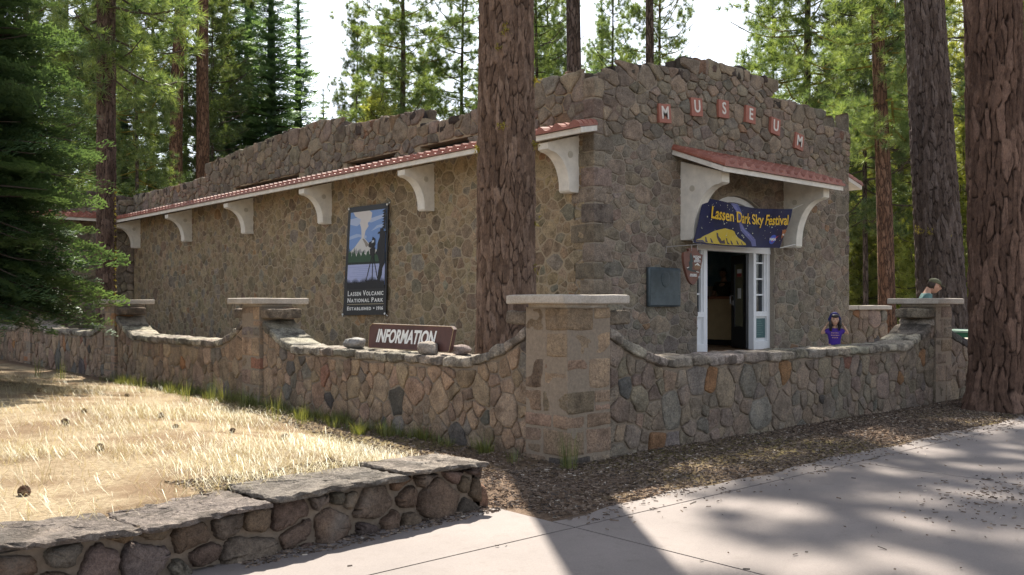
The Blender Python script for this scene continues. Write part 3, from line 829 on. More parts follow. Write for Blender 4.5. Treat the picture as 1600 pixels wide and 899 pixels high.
# ================================================================== GARDEN WALL
def prof_wall(u0, u1):
    def f(u):
        e = min(u - u0, u1 - u)
        return 1.0 + .37 * max(0, (1.12 - max(e, .04)) / 1.08) ** 1.75
    return f
fnL = lambda u, v, w: (XL - w, u, v)
fnR = lambda u, v, w: (u, YR - w, v)
TH = 0.46
def garden_panel(label, fn, u0, u1, zb, pick, seed, size, side):
    f = prof_wall(u0, u1)
    c = fn((u0 + u1) / 2, 0, 0)
    root = thing('garden_wall', label, 'stone wall', (c[0], c[1], 0), 'rubble wall panels round the museum terrace')
    us = np.concatenate([np.linspace(u0, u0 + 1, 14), np.linspace(u0 + 1.2, u1 - 1.2, 8), np.linspace(u1 - 1, u1, 14)])
    low = [(u, f(u) - .10) for u in us]
    mb = MB(); mb.prism([(u0, zb), (u1, zb)] + low[::-1], 0, -TH, fn, (0.22, 0.175, 0.13)); mb.build('mortar_core', M_mortar, root)
    def cuts(u, v):
        s = (f(u + .03) - f(u - .03)) / .06; L = math.hypot(s, 1); z = f(u) - .135
        return [(-s / L, 1 / L, (z - s * u) / L)]
    mb = MB(); rubble(mb, fn, u0 + .01, u1 - .01, zb, 1.4, size, seed, pick, lambda u, v: v < f(u) - .18, cuts, 0.011, (0.010, 0.032), 30, 2, 0.045, an=.88)
    mb.build('stonework', M_stone2, root, True)
    # coping, stone by stone along the curve
    rq = random.Random(seed + 1); mb = MB(); u = u0 + .02
    while u < u1 - .03:
        steep = abs(f(u + .1) - f(u)) / .1
        L = rq.uniform(.24, .42) / math.sqrt(1 + steep * steep) if steep > .15 else rq.uniform(.28, .55)
        v = min(u + L, u1 - .02)
        if u1 - .02 - v < .1: v = u1 - .02
        nU = 5; V, Fs = block((0, 0, 0), (1, TH + .11, .115), (0.05 / max(.1, v - u), .035, .035), .0, 7)
        P = []
        dz = rq.uniform(-.008, .008)
        for a, b, cc in V:
            uu = u + .006 + a * (v - u - .012); s = (f(uu + .02) - f(uu - .02)) / .04; Lh = math.hypot(1, s)
            h = cc - .115
            P.append((uu - s / Lh * h * .8, f(uu) + h / Lh + dz, -b + .055))
        P = np.array(P); q = [rq.random() * 50]
        Wd = np.array([fn(a, b, cc) for a, b, cc in P]); Wd += 0.017 * np.stack([nz3(Wd + q[0] + k, 31 + k, 3.6) for k in range(3)], 1)
        mb.add(Wd, Fs, jitcol(rq, (0.40, 0.355, 0.29) if rq.random() < .75 else (0.30, 0.26, 0.21), .12)); u = v
    mb.build('coping', M_cope, root, True)
    for a, b in ((u0 - .015, u0 + .33), (u1 - .33, u1 + .015)):
        V, Fs = block((a, 0, 1.385), (b, TH + .06, 1.535), .03, .012, 8, 3.0)
        mb = MB(); mb.add([fn(p[0], p[2], -p[1] + .05) for p in V], Fs, jitcol(rq, (0.24, 0.195, 0.15), .12)); mb.build('end_block', M_cope, root, True)
    return root
def pillar(label, x0, y0, sx, sy, zb, pick, seed, lit=1.0):
    root = thing('stone_pillar', label, 'stone pillar', (x0 + sx / 2, y0 + sy / 2, zb), 'capped stone pillars of the terrace wall')
    rq = random.Random(seed); mb = MB(); z = zb - .1; k = 0
    while z < 1.5:
        h = rq.uniform(.15, .34); z1 = min(z + h, 1.575)
        if 1.575 - z1 < .1: z1 = 1.575
        g = .011; q = rq.uniform(.3, .7)
        cells = []
        if k % 2: cells = [(0, q, 0, rq.uniform(.35, .65)), (q, 1, 0, rq.uniform(.4, .7))]
        else: cells = [(0, rq.uniform(.4, .7), 0, q), (0, rq.uniform(.3, .6), q, 1)]
        if k % 2:
            a, b = cells; cells = [(a[0], a[1], 0, a[3]), (b[0], b[1], 0, b[3]), (a[0], a[1], a[3], 1), (b[0], b[1], b[3], 1)]
        else:
            a, b = cells; cells = [(0, a[1], 0, q), (a[1], 1, 0, q), (0, b[1], q, 1), (b[1], 1, q, 1)]
        for (ax, bx, ay, by) in cells:
            zs = [z, z1]
            if rq.random() < .3 and z1 - z > .22: zs = [z, z + (z1 - z) * rq.uniform(.35, .65), z1]
            for za, zc in zip(zs, zs[1:]):
                j = lambda: rq.uniform(-.009, .009)
                V, Fs = block((x0 + ax * sx + g + j(), y0 + ay * sy + g + j(), za + g), (x0 + bx * sx - g + j(), y0 + by * sy - g + j(), zc - g), .018, .007, 7, 3.5)
                mb.add(V, Fs, pick(rq, 0, 0))
        z = z1; k += 1
    mb.build('shaft', M_stone2, root, True)
    m2 = MB(); m2.box((x0 + .016, y0 + .016, zb - .1), (x0 + sx - .016, y0 + sy - .016, 1.57), (0.24, 0.19, 0.14))
    m2.build('mortar_core', M_mortar, root)
    mb = MB(); cx_, cy_ = x0 + sx / 2, y0 + sy / 2
    V, Fs = block((x0 + .03, y0 + .03, 1.56), (x0 + sx - .03, y0 + sy - .03, 1.612), .01, .003, 5); mb.add(V, Fs)
    V, Fs = block((cx_ - .49, cy_ - .425, 1.605), (cx_ + .49, cy_ + .425, 1.70), .018, .004, 9, 1.2); mb.add(V, Fs)
    mb.build('cap_slab', M_cap, root, True)
    return root
PS = 0.62
PL = [6.40, 13.05, 19.55, 25.9]
plab = ['nearest stone pillar at the wall corner under a wide pale cap slab', 'tan capped stone pillar left of the information sign, second from the wall corner',
        'stone pillar with cap slab in front of the dark slim pine trunk', 'shaded stone pillar half hidden under the drooping fir branches']
for i, (y_, l) in enumerate(zip(PL, plab)):
    if i: pillar(l, 6.46, y_, PS, PS, .05, pick_tan, 40 + i)
pillar(plab[0], 6.46, 6.40, .66, .64, -.05, pick_tan, 47)
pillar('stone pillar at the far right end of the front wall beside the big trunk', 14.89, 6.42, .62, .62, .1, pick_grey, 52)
garden_panel('wall panel carrying the brown information sign on its coping', fnL, 7.04, 13.05, -.1, pick_tan, 61, .225, 0)
garden_panel('wall panel between the two left pillars with sunlit coping above green grass tufts', fnL, 13.67, 19.55, -.05, pick_tan, 62, .26, 0)
garden_panel('shaded wall panel behind the fir tips, between the two farthest left pillars', fnL, 20.17, 25.9, -.05, pick_tan, 63, .28, 0)
garden_panel('last wall panel at the far left edge beyond the hidden pillar', fnL, 26.52, 32, -.05, pick_tan, 64, .3, 0)
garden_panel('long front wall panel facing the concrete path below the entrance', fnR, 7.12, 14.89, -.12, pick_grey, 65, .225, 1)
# sloping stair wall right of the end pillar
sw = thing('stair_wall', 'low dark stone wall with sloping coping between end pillar and big trunk', 'stone wall', (16.2, 6.6, 0))
mb = MB(); mb.prism([(15.51, -.1), (17.3, -.1), (17.3, .55), (15.51, 1.08)], 0, -.4, fnR, (0.2, 0.16, 0.12)); mb.build('mortar_core', M_mortar, sw)
mb = MB(); rubble(mb, fnR, 15.51, 17.3, -.1, 1.1, .34, 71, pick_grey, lambda u, v: v < 1.0 - (u - 15.51) * .3, lambda u, v: [(.287, .958, .958 * 1.06 + .287 * 15.51)], relief=(.02, .04)); mb.build('stonework', M_stone2, sw, True)
mb = MB()
for k in range(4):
    a, b = 15.5 + k * .46, 15.5 + k * .46 + .45
    V, Fs = block((a, 0, 0), (b, .5, .13), .03, .01, 6); mb.add([(p[0], YR - .05 + p[1], p[2] + 1.06 - (p[0] - 15.5) * .3) for p in V], Fs, jitcol(rp, (0.13, 0.12, 0.115)))
mb.build('coping', M_cope, sw, True)
# side return wall behind the front corner of the museum
rw = thing('return_wall', 'stone wall with flat slab top just right of the museum corner', 'stone wall', (21, 11, .3))
fnQ = lambda u, v, w: (u, 11.0 - w, v)
mb = MB(); mb.box((19.4, 11.0, .1), (22.6, 11.4, 1.47), (0.22, 0.17, 0.12)); mb.build('mortar_core', M_mortar, rw)
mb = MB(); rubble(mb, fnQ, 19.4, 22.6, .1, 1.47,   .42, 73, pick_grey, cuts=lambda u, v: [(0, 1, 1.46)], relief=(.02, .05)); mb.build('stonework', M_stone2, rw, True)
mb = MB()
for a, b in ((19.38, 20.9), (20.92, 22.66)):
    V, Fs = block((a, 10.88, 1.475), (b, 11.5, 1.575), .015, .004, 7); mb.add(V, Fs)
mb.build('cap_slab', M_cap, rw, True)

# ------------------------------------------------------------------ low boulder wall in front
BPROF = ((1.03, -0.03), (1.0, .45), (.93, .82), (.66, 1.0), (.33, 1.06))
lw = thing('boulder_wall', 'low wall of rounded boulders under ragged flat slabs beside the path', 'stone wall', (2.5, 5.4, 0))
def fnW(u, v, w):
    p = LW0 + LWD * u + LWN * (w + 0.02 - 0.10 * v); return (p[0], p[1], v - .014 * max(0, u) * max(0, v) / .345)
def fnE(u, v, w):                                  # its right hand end
    p = LW0 - LWD * (w + .10 - .2 * v) - LWN * u; return (p[0], p[1], v)
mb = MB(); TW = .44
mb.add([fnW(u, v, w) for v in (-.15, .345) for (u, w) in ((0, 0), (5.6, 0), (5.6, -TW), (0, -TW))], [(0, 1, 2, 3), (4, 5, 6, 7), (0, 1, 5, 4), (1, 2, 6, 5), (2, 3, 7, 6), (3, 0, 4, 7)], (0.20, 0.155, 0.115))
mb.build('mortar_core', M_mortar, lw)
mb = MB()
rubble(mb, fnW, -.05, 5.6, -.12, .345, .25, 81, pick_boulder, lambda u, v: True, lambda u, v: [(0, 1, .34), (0, -1, .09)], .03, (.05, .085), 40, 3, .03, .17, .03, prof=BPROF)
rubble(mb, fnE, -.03, TW, -.12, .345, .25, 82, pick_boulder, lambda u, v: True, lambda u, v: [(0, 1, .34)], .03, (.05, .085), 40, 3, .03, .17, .03, prof=BPROF)
mb.build('boulders', M_boulder, lw, True)
mb = MB(); rq = random.Random(12); u = -.09; k = 0
while u < 5.5:
    L = rq.uniform(.55, 1.15); z0 = .345 + rq.uniform(-.012, .02); n = 26
    tilt = rq.uniform(-.02, .03); th = rq.uniform(.032, .048); ring = []
    ph = rq.random() * 9
    for a in range(64):
        t = a / 64 * 4; sd = int(t); q = t - sd
        pu, pv = [(q, 0), (1, q), (1 - q, 1), (0, 1 - q)][sd]
        wob = .016 * math.sin(a * .5 + ph) + .009 * math.sin(a * 1.7 + ph * 2) + rq.uniform(-.007, .007)
        uu = u + pu * L; vv = pv * (TW + .15)
        if sd == 0: vv -= wob + rq.choice((0, 0, 0, .012, -.012))
        elif sd == 2: vv += wob
        elif sd == 1: uu += wob * .5 - .012
        else: uu -= wob * .5 - .012
        ring.append((uu, vv))
    cu = sum(p[0] for p in ring) / 64; cv = sum(p[1] for p in ring) / 64
    V = []; Fs = []
    levels = [(.94, 0), (1.0, th * .35), (1.0, th * .7), (.97, th), (.75, th * 1.06), (.5, th * 1.02), (.25, th * 1.05)]
    for li, (sc, h) in enumerate(levels):
        for (a, b) in ring:
            du, dv = (a - cu) * sc, (b - cv) * sc
            hh = z0 - .014 * max(0, cu) + h + tilt * du / L * 2 + (rq.uniform(-.006, .006) if li > 2 else rq.uniform(-.012, .012) if li else 0)
            p = LW0 + LWD * (cu + du) + LWN * (.105 - cv - dv + (rq.uniform(-.012, .012) if li < 3 else 0)); V.append((p[0], p[1], hh))
    for li in range(len(levels) - 1):
        for a in range(64):
            b = (a + 1) % 64; Fs.append((li * 64 + a, li * 64 + b, li * 64 + 64 + b, li * 64 + 64 + a))
    Fs.append(tuple(range((len(levels) - 1) * 64, len(levels) * 64))); Fs.append(tuple(reversed(range(64))))
    mb.add(V, Fs, jitcol(rq, (0.26, 0.225, 0.19), .12)); u += L
mb.build('coping_slab', M_cope, lw, False)

# ================================================================== SIGNS
# INFORMATION board leaning on the coping, held by three rocks
yR, yL, xS = 8.61, 10.45, 6.72
lean = 0.16
fnI = lambda u, v, w: (xS + v * lean - w, yL - u, 1.022 + v)
sg = thing('information_sign', 'brown wooden board lettered INFORMATION leaning on the wall coping', 'sign', (xS, 9.4, 1.0))
LS = yL - yR
bp = [(0.05, 0), (LS - .06, 0), (LS - .03, .03), (LS, .28), (LS - .05, .315), (.07, .325), (.01, .28)]
mb = MB(); mb.prism(bp, 0, -.05, fnI); M_brown = plain('weathered_brown_paint', (0.085, 0.035, 0.026), 0.6, var=.3, scale=5, bmp=.1)
mb.build('board', M_brown, sg)
mb = MB()
for a, b in zip(bp, bp[1:] + bp[:1]):
    du, dv = b[0] - a[0], b[1] - a[1]; L = math.hypot(du, dv); nx, ny = -dv / L * .008, du / L * .008
    mb.prism([a, b, (b[0] + nx, b[1] + ny), (a[0] + nx, a[1] + ny)], .0012, .003, fnI)
mb.build('worn_edge', plain('bare_wood_edge', (0.36, 0.25, 0.13), 0.8, var=.3), sg)
lettering('INFORMATION', .235, lambda u, v, w: fnI(u + LS * .465, v + .158, w), 'lettering', M_letter, sg, shear=.22, sx=.80, bold=.007, w0=.001, depth=.002)
for l, yc, dims, colr in (('rough grey rock at the left foot of the information sign', 10.68, (.24, .34, .17), (0.30, 0.29, 0.275)),
                          ('smooth pale rock leaning on the front of the information sign', 8.93, (.17, .27, .17), (0.42, 0.37, 0.32)),
                          ('small pinkish rock behind the right end of the information sign', 8.60, (.2, .24, .13), (0.34, 0.27, 0.24))):
    xx = 6.62 if 'front' in l else (6.68 if 'left' in l else 6.88)
    V, Fs = rock((xx, yc, 1.0 + dims[2] * .42), dims, .25, .2, .3, 8); mb = MB(); mb.add(V, Fs, colr)
    tag(mb.build('rock', M_boulder if 'grey' in l else M_stone2, None, True), l, 'rock', 'rocks propping the information sign')

# park poster hung on the side wall
def flat(name, val, rough=.6): return plain(name, val, rough, var=.03)
P4 = [onX(545, 325, XA - .07), onX(607, 317, XA - .07), onX(603, 492, XA - .07), onX(536, 493, XA - .07)]
tl, tr, br, bl = [np.array(p) for p in P4]
def fnP(u, v, w):
    """u 0..1 left to right, v 0..1 bottom to top"""
    a = bl + (br - bl) * u; b = tl + (tr - tl) * u; p = a + (b - a) * v
    return (XA - .075 - w, p[0], p[1])
po = thing('hanging_poster', 'tall dark park poster with volcano and photographer silhouette on the side wall', 'poster', (XA - .08, 17, 1.36))
mb = MB(); mb.prism([(0, 0), (1, 0), (1, 1), (0, 1)], -.012, 0, fnP); mb.build('panel', M_black, po)
art = MB(); mats = []
def lay(poly, colr, w):
    mats.append(flat('poster_ink', colr)); art.prism(poly, .001 + w * .0012, .002 + w * .0012, fnP, m=len(mats) - 1)
A = lambda pts: [((x) / 100, (y) / 100) for x, y in pts]
lay(A([(7, 27), (96, 27), (96, 95), (7, 95)]), (0.18, 0.30, 0.58), 0)
lay(A([(7, 84), (25, 82), (40, 86), (60, 84), (96, 88), (96, 91), (60, 88), (30, 90), (7, 89)]), (0.42, 0.50, 0.68), 1)
lay(A([(7, 70), (30, 72), (50, 70), (50, 72.5), (25, 75), (7, 73)]), (0.36, 0.46, 0.66), 1)
lay(A([(60, 76), (80, 79), (96, 78), (96, 82), (75, 81)]), (0.36, 0.46, 0.66), 1)
lay(A([(38, 71), (44, 71), (47, 77), (54, 81), (52, 84), (60, 87), (62, 93), (55, 95), (14, 95), (20, 91), (34, 88), (32, 84), (36, 80)]), (0.62, 0.58, 0.56), 2)
lay(A([(7, 58), (14, 60), (22, 63), (30, 67), (38, 71), (44, 71), (54, 66.5), (66, 61), (80, 58), (80, 54), (7, 54)]), (0.60, 0.58, 0.55), 3)
lay(A([(40, 69.8), (44, 70), (54, 65.5), (64, 61), (60, 61), (54, 63), (50, 62), (46, 66)]), (0.26, 0.23, 0.20), 4)
lay(A([(14, 58), (22, 59), (26, 62), (28, 59), (36, 61), (40, 58), (48, 60), (50, 57), (14, 56)]), (0.30, 0.30, 0.30), 4)
edge = [(7, 58)]
for k in range(45):
    x = 7 + k * 2; edge.append((x, 56 + 2.2 * math.sin(k * 1.1) + (3.5 if k < 9 and k % 2 else 0) + (1.5 if k % 2 else 0) + max(0, (k - 30)) * .15))
lay(A(edge + [(96, 56), (96, 48), (7, 48)]), (0.025, 0.07, 0.03), 5)
lay(A([(7, 49), (96, 48.2), (96, 46.2), (7, 46.8)]), (0.008, 0.02, 0.01), 6)
lay(A([(7, 46.8), (96, 46.2), (96, 27), (7, 27)]), (0.40, 0.44, 0.66), 6)
for k in range(9): lay(A([(9 + (k * 13) % 30, 44.5 - k * 1.7), (80 - (k * 17) % 25, 44.2 - k * 1.7), (80 - (k * 17) % 25, 43.8 - k * 1.7), (9 + (k * 13) % 30, 44.1 - k * 1.7)]), (0.28, 0.33, 0.56), 7)
blk = (0.008, 0.008, 0.010)
gr = [(7, 29)]
for k in range(90): gr.append((7 + k, (29.5 if k < 45 else 31 if k < 80 else 29.5) + (1.6 + 3.0 * abs(math.sin(k * 7.7))) * (k % 2)))
lay(A(gr + [(96, 29), (96, 24), (7, 24)]), blk, 8)
for a, b in (((66, 46), (53, 30)), ((68, 46), (68, 30)), ((69, 46), (80, 33))):
    lay(A([(a[0] - 1, a[1] + 8), (a[0] + 1, a[1] + 8), (b[0] + .9, b[1]), (b[0] - .9, b[1])]), blk, 9)
lay(A([(61, 54), (72, 54), (73, 61), (66, 61.5), (60, 60)]), blk, 9)
lay(A([(57, 62), (62, 61), (70, 61), (73, 64), (72, 69), (66, 71), (64, 67), (57, 66)]), blk, 9)
lay(A([(64, 65), (70, 66), (70, 68), (65, 67.5)]), (0.5, 0.55, 0.62), 10)
lay(A([(80, 30), (86, 31), (90, 36), (91, 42), (96, 46), (96, 75), (80, 75), (78, 73.5), (83, 73), (83, 70), (81, 68), (78, 64), (78, 58), (74, 57), (74, 55), (79, 54), (82, 50), (84, 45), (81, 38)]), blk, 10)
lay(A([(78, 73), (98, 74), (97, 75.2), (92, 75), (91, 78), (84, 77.8), (83, 74.6), (78, 74.2)]), blk, 11)
tr_ = [(96, 95)]
for k in range(7): tr_ += [(87 + (k % 2) * 1.5, 93 - k * 2.4), (93, 92 - k * 2.4)]
lay(A(tr_ + [(96, 76)]), blk, 11)
art.build('artwork', mats, po)
def ptext(t, size, u, v, sx, name, caps=False):
    sc = 1 / 1.65; sz = 1 / 2.4
    return lettering(t, size, lambda a, b, w: fnP(u + a * sc, v + b * sz, w), name, M_letter, po, sx=sx, w0=.002, depth=.001, bold=.003)
def smallcaps(words, big, small, u0, u1, v, name):
    V, Fs = [], []; x = 0.0
    for i, ch in enumerate(words):
        if ch == ' ': x += small * .45; continue
        cap = (i == 0 or words[i - 1] == ' ') or ch.isdigit()
        size = big if cap and not ch.isdigit() else (small * 1.1 if ch.isdigit() else small)
        v_, f_ = lettering(ch, size, lambda a, b, w: (a, b, w), None, None, None, align='LEFT', bold=.0035, depth=.001)
        v_ = np.array(v_); mn, mx = v_[:, 0].min(), v_[:, 0].max(); yb = v_[:, 1].min()
        v_[:, 0] += x - mn; v_[:, 1] -= yb if ch != '\u2022' else -size * .32
        Fs += [tuple(q + len(V) for q in p) for p in f_]; V += v_.tolist(); x += (mx - mn) + small * .16
    s = (u1 - u0) / x
    mesh(name, [fnP(u0 + a * s, v + b / 2.4, w + .002) for a, b, w in V], Fs, M_letter, po)
smallcaps('LASSEN VOLCANIC', .155, .115, .10, .95, .178, 'lettering')
smallcaps('NATIONAL PARK', .135, .105, .10, .95, .118, 'lettering')
smallcaps('ESTABLISHED \u2022 1916', .115, .09, .10, .95, .045, 'lettering')
mb = MB(); mb.prism([(.10, .098), (.95, .098), (.95, .102), (.10, .102)], .001, .003, fnP); mb.build('rule_line', flat('gold_rule', (0.5, 0.42, 0.25)), po)
for u, v in ((0.02, .985), (.985, .985), (0.0, .01), (.985, .01)):
    a = fnP(u, v, .0); mb = MB(); mb.tube([(a[0], a[1], a[2]), (a[0] - .02, a[1], a[2])], .022, 10); d = .07 if u < .5 else -.05
    mb.tube([a, (a[0] + .03, a[1] + d, a[2] + (.05 if v > .5 else -.05))], .008, 6); mb.build('tie', M_letter, po)

# festival banner between the two awning brackets
bx0, bx1 = 13.20, 16.10
BY = YB - .46
def ban(u, v, w):
    """u 0..1, v 0..1 (bottom to top) on a slightly sagging cloth"""
    x0 = 13.12 + .36 * v * .75; x1 = 15.89 + .33 * v
    x = x0 + (x1 - x0) * u
    z = (2.69 + .02 * u) + v * (.81 - .03 * u) - .07 * v * math.sin(math.pi * u) - .03 * (1 - v) * math.sin(math.pi * u)
    y = BY + .03 * math.sin(u * 9 + v * 3) * (.5 + .5 * v) + .02 * math.sin(u * 21 - v * 5) * v + .05 * (1 - v)
    return (x, y - w, z)
bn = thing('festival_banner', 'dark blue banner with yellow lettering and mountain hung across the entrance', 'banner', (14.6, BY, 2.7))
V = []; Fs = []; nu, nv = 60, 18
for w in (0, -.004):
    for j in range(nv + 1):
        for i in range(nu + 1): V.append(ban(i / nu, j / nv, w))
for s in (0, 1):
    for j in range(nv):
        for i in range(nu):
            a = s * (nu + 1) * (nv + 1) + j * (nu + 1) + i; q = (a, a + 1, a + nu + 2, a + nu + 1); Fs.append(q if s == 0 else q[::-1])
def banner_mat():
    m, nt, b, N, L = newmat('banner_night_sky')
    tc = nt.nodes.new('ShaderNodeTexCoord')
    c = ramp(nt, noise(nt, 1.3, 4, 0.6), [(0.3, (0.004, 0.005, 0.030)), (0.5, (0.006, 0.008, 0.055)), (0.68, (0.016, 0.008, 0.036))])
    L(c, b.inputs['Base Color']); b.inputs['Roughness'].default_value = 0.55; b.inputs['Specular IOR Level'].default_value = .25; return m
mesh('cloth', V, Fs, banner_mat(), bn, None, True)
def grid_poly(poly, du=.03):
    """triangles small enough to follow the cloth"""
    import bmesh
    bm = bmesh.new(); vs = [bm.verts.new((p[0], p[1], 0)) for p in poly]; f = bm.faces.new(vs)
    bmesh.ops.triangulate(bm, faces=[f])
    for k in range(5):
        es = [e for e in bm.edges if e.calc_length() > du * 2]
        if not es: break
        bmesh.ops.subdivide_edges(bm, edges=es, cuts=1); bmesh.ops.triangulate(bm, faces=bm.faces[:])
    bm.verts.index_update(); V = [(v.co.x, v.co.y) for v in bm.verts]; Fs = [tuple(v.index for v in f.verts) for f in bm.faces]; bm.free()
    return V, Fs
art = MB(); mats = []
def blay(poly, colr, w, fine=True):
    mats.append(flat('banner_ink', colr, .4))
    V, Fs = grid_poly(poly) if fine else (poly, [tuple(range(len(poly)))])
    art.add([ban(a, b, .0015 + w * .0012) for a, b in V], Fs, m=len(mats) - 1)
    return
B_ = lambda pts: [((x - 60) / 1290, 1 - (y - 90 - (x - 60) * .105) / 640) for x, y in pts]
blay(B_([(390, 110), (520, 115), (590, 260), (640, 420), (720, 520), (830, 610), (920, 690), (960, 800), (890, 795), (850, 720), (740, 620), (650, 530), (590, 420), (540, 290), (470, 180)]), (0.045, 0.05, 0.22), 0)
blay(B_([(430, 140), (500, 150), (560, 270), (620, 420), (700, 520), (800, 610), (900, 720), (860, 690), (760, 600), (660, 500), (600, 400), (540, 270)]), (0.09, 0.09, 0.30), 1)
mount = [(85, 690), (140, 668), (180, 630), (235, 600), (300, 550), (350, 530), (420, 505), (470, 520), (520, 530), (560, 555), (590, 600), (640, 650), (700, 690), (770, 745), (790, 772), (560, 765), (280, 735), (90, 715)]
blay(B_(mount), (0.50, 0.36, 0.01), 2)
for p in ([(330, 575), (350, 580), (370, 630), (400, 660), (430, 700), (460, 680), (490, 745), (420, 740), (380, 690), (350, 640)], [(470, 655), (490, 660), (510, 710), (560, 755), (520, 752)], [(540, 690), (560, 700), (600, 758), (575, 758)], [(200, 640), (220, 650), (240, 700), (260, 725), (220, 720)], [(620, 690), (640, 700), (680, 760), (655, 758)], [(90, 690), (180, 690), (230, 730), (90, 712)], [(270, 660), (285, 665), (330, 728), (300, 728)], [(690, 710), (700, 715), (740, 768), (720, 764)]):
    blay(B_(p), (0.030, 0.012, 0.025), 3, False)
rs = random.Random(4)
star = flat('banner_star', (0.45, 0.45, 0.35)); mats.append(star); si = len(mats) - 1
for k in range(85):
    u, v = rs.uniform(.04, .97), rs.uniform(.08, .96); r_ = rs.choice((.0022, .003, .003, .0055))
    art.add([ban(u + r_ * math.cos(a), v + r_ * 3.4 * math.sin(a), .004) for a in np.linspace(0, 6.28, 7)[:-1]], [tuple(range(6))], m=si)
mats.append(flat('emblem_blue', (0.03, 0.07, 0.42))); ei = len(mats) - 1
eu, ev = B_([(1190, 710)])[0]
art.add([ban(eu + .037 * math.cos(a), ev + .118 * math.sin(a), .005) for a in np.linspace(0, 6.28, 25)[:-1]], [tuple(range(24))], m=ei)
mats.append(flat('emblem_red', (0.5, 0.03, 0.05))); 
art.add([ban(eu + a, ev + b, .0062) for a, b in ((-.01, -.07), (.02, .03), (.062, .115), (.03, .02), (.005, -.06))], [(0, 1, 2, 3, 4)], m=len(mats) - 1)
mats.append(flat('emblem_brown', (0.30, 0.10, 0.03))); au, av = B_([(1325, 640)])[0]
art.add([ban(au + a, av + b, .005) for a, b in ((-.022, .05), (-.03, .10), (0, .13), (.025, .10), (.022, .05), (.012, -.06), (0, -.12), (-.012, -.06))], [tuple(range(8))], m=len(mats) - 1)
mats.append(flat('emblem_white', (0.6, 0.6, 0.55))); art.add([ban(au + a, av + b, .0062) for a, b in ((-.010, .0), (.004, .02), (.014, -.02), (.006, -.05))], [(0, 1, 2, 3)], m=len(mats) - 1)
art.build('artwork', mats, bn, normals=False)
M_yel = plain('yellow_lettering', (0.72, 0.44, 0.01), 0.5, var=.03)
def btext(t, size, u, v, name, mat, sx=1.0, bold=0.006, w0=.014, wd=None):
    V, Fs = lettering(t, size, lambda a, b, w: (a, b, w), None, None, None, bold=bold, depth=.001)
    V = np.array(V); x0, x1 = V[:, 0].min(), V[:, 0].max()
    if wd: V[:, 0] = (V[:, 0] - (x0 + x1) / 2) * wd / (x1 - x0)
    mesh(name, [ban(u + a / 2.77 - .30 * b / .80 / 2.77, v + b / .80, w + w0) for a, b, w in V], Fs, mat, bn)
btext('Lassen Dark Sky Festival', .29, .535, .70, 'lettering', M_yel, wd=2.44, bold=.005)
btext('NASA', .075, eu, ev - .0, 'emblem_lettering', M_letter, wd=.20, w0=.008, bold=.002)
for (u, v, e) in ((.0, 1.0, (13.33, YB - .30, 3.62)), (1.0, 1.0, (16.66, YB - .45, 3.62)), (0, 0, (13.27, YB - .25, 2.80)), (1, 0, (16.66, YB - .28, 2.82))):
    mb = MB(); mb.tube([ban(u, v, 0), e], .006, 6); mb.build('tie_cord', M_letter, bn)

# arrowhead sign on its rod
ah = thing('arrowhead_sign', 'brown arrowhead shaped park sign hanging from a thin rod by the door', 'sign', (13.2, YB - .5, 2.6))
AY = YB - .5
ax0, az0 = onY(1068, 445, AY); ax1, az1 = onY(1098, 388, AY)
AW, AH = ax1 - ax0, az1 - az0; acx = (ax0 + ax1) / 2
fnAh = lambda u, v, w: (acx + u * AW / 2, AY - w, az0 + v * AH)
out = [(.02, 0), (.2, .04), (.45, .14), (.66, .29), (.83, .48), (.95, .66), (1.0, .82), (.62, .85), (.50, .92), (.66, .93), (.38, .985), (.1, 1.0), (-.15, 1.0), (-.5, .96), (-.42, .90), (-.58, .88), (-.94, .86), (-1.0, .76), (-.93, .58), (-.82, .42), (-.62, .24), (-.4, .1), (-.16, .02)]
mb = MB(); mb.prism(out, 0, -.05, fnAh); mb.build('panel', plain('arrowhead_brown', (0.15, 0.060, 0.038), .6, var=.15, bmp=.2), ah)
art = MB()
mt = [flat('arrow_green', (0.035, 0.05, 0.045)), flat('arrow_white', (0.7, 0.68, 0.62)), flat('arrow_tan', (0.22, 0.11, 0.05)), flat('arrow_edge', (0.24, 0.12, 0.08))]
art.prism([(-.62, .40), (-.25, .36), (.45, .34), (.45, .38), (-.1, .40), (-.15, .46), (-.05, .50), (-.12, .60), (-.0, .62), (-.1, .76), (-.25, .86), (-.38, .76), (-.32, .64), (-.48, .60), (-.38, .50), (-.55, .46)], .001, .004, fnAh, m=0)
art.prism([(.05, .50), (.3, .58), (.45, .585), (.85, .48), (.6, .42), (.2, .42)], .001, .003, fnAh, m=2)
art.prism([(.12, .54), (.30, .56), (.42, .60), (.56, .56), (.82, .49), (.60, .53), (.45, .52), (.40, .56), (.25, .52)], .004, .005, fnAh, m=1)
art.prism([(-.70, .45), (-.45, .48), (-.45, .465), (-.6, .44)], .001, .005, fnAh, m=1); art.prism([(.3, .365), (.62, .35), (.55, .335), (.3, .345)], .004, .0055, fnAh, m=1)
art.build('emblem', mt, ah)
V, Fs = [], []
for t, v, wd in (('NATIONAL', .755, .80), ('PARK', .695, .42), ('SERVICE', .635, .68), ('DEPARTMENT', .275, .70), ('OF THE INTERIOR', .235, .76)):
    a, b = lettering(t, .10 if v > .5 else .06, lambda p, q, r_: (p, q, r_), None, None, None, depth=.001, bold=.001)
    a = np.array(a); x0, x1 = a[:, 0].min(), a[:, 0].max()
    cxx = .40 if v > .5 else 0.0
    Fs += [tuple(i + len(V) for i in f) for f in b]
    V += [fnAh(cxx + (p[0] - (x0 + x1) / 2) / (x1 - x0) * wd, v + p[1] * .55 / AH, p[2] + .004) for p in a]
mesh('lettering', V, Fs, M_letter, ah)
rx0, rz0 = onY(1041, 386, AY); rx1, rz1 = onY(1097, 380, AY)
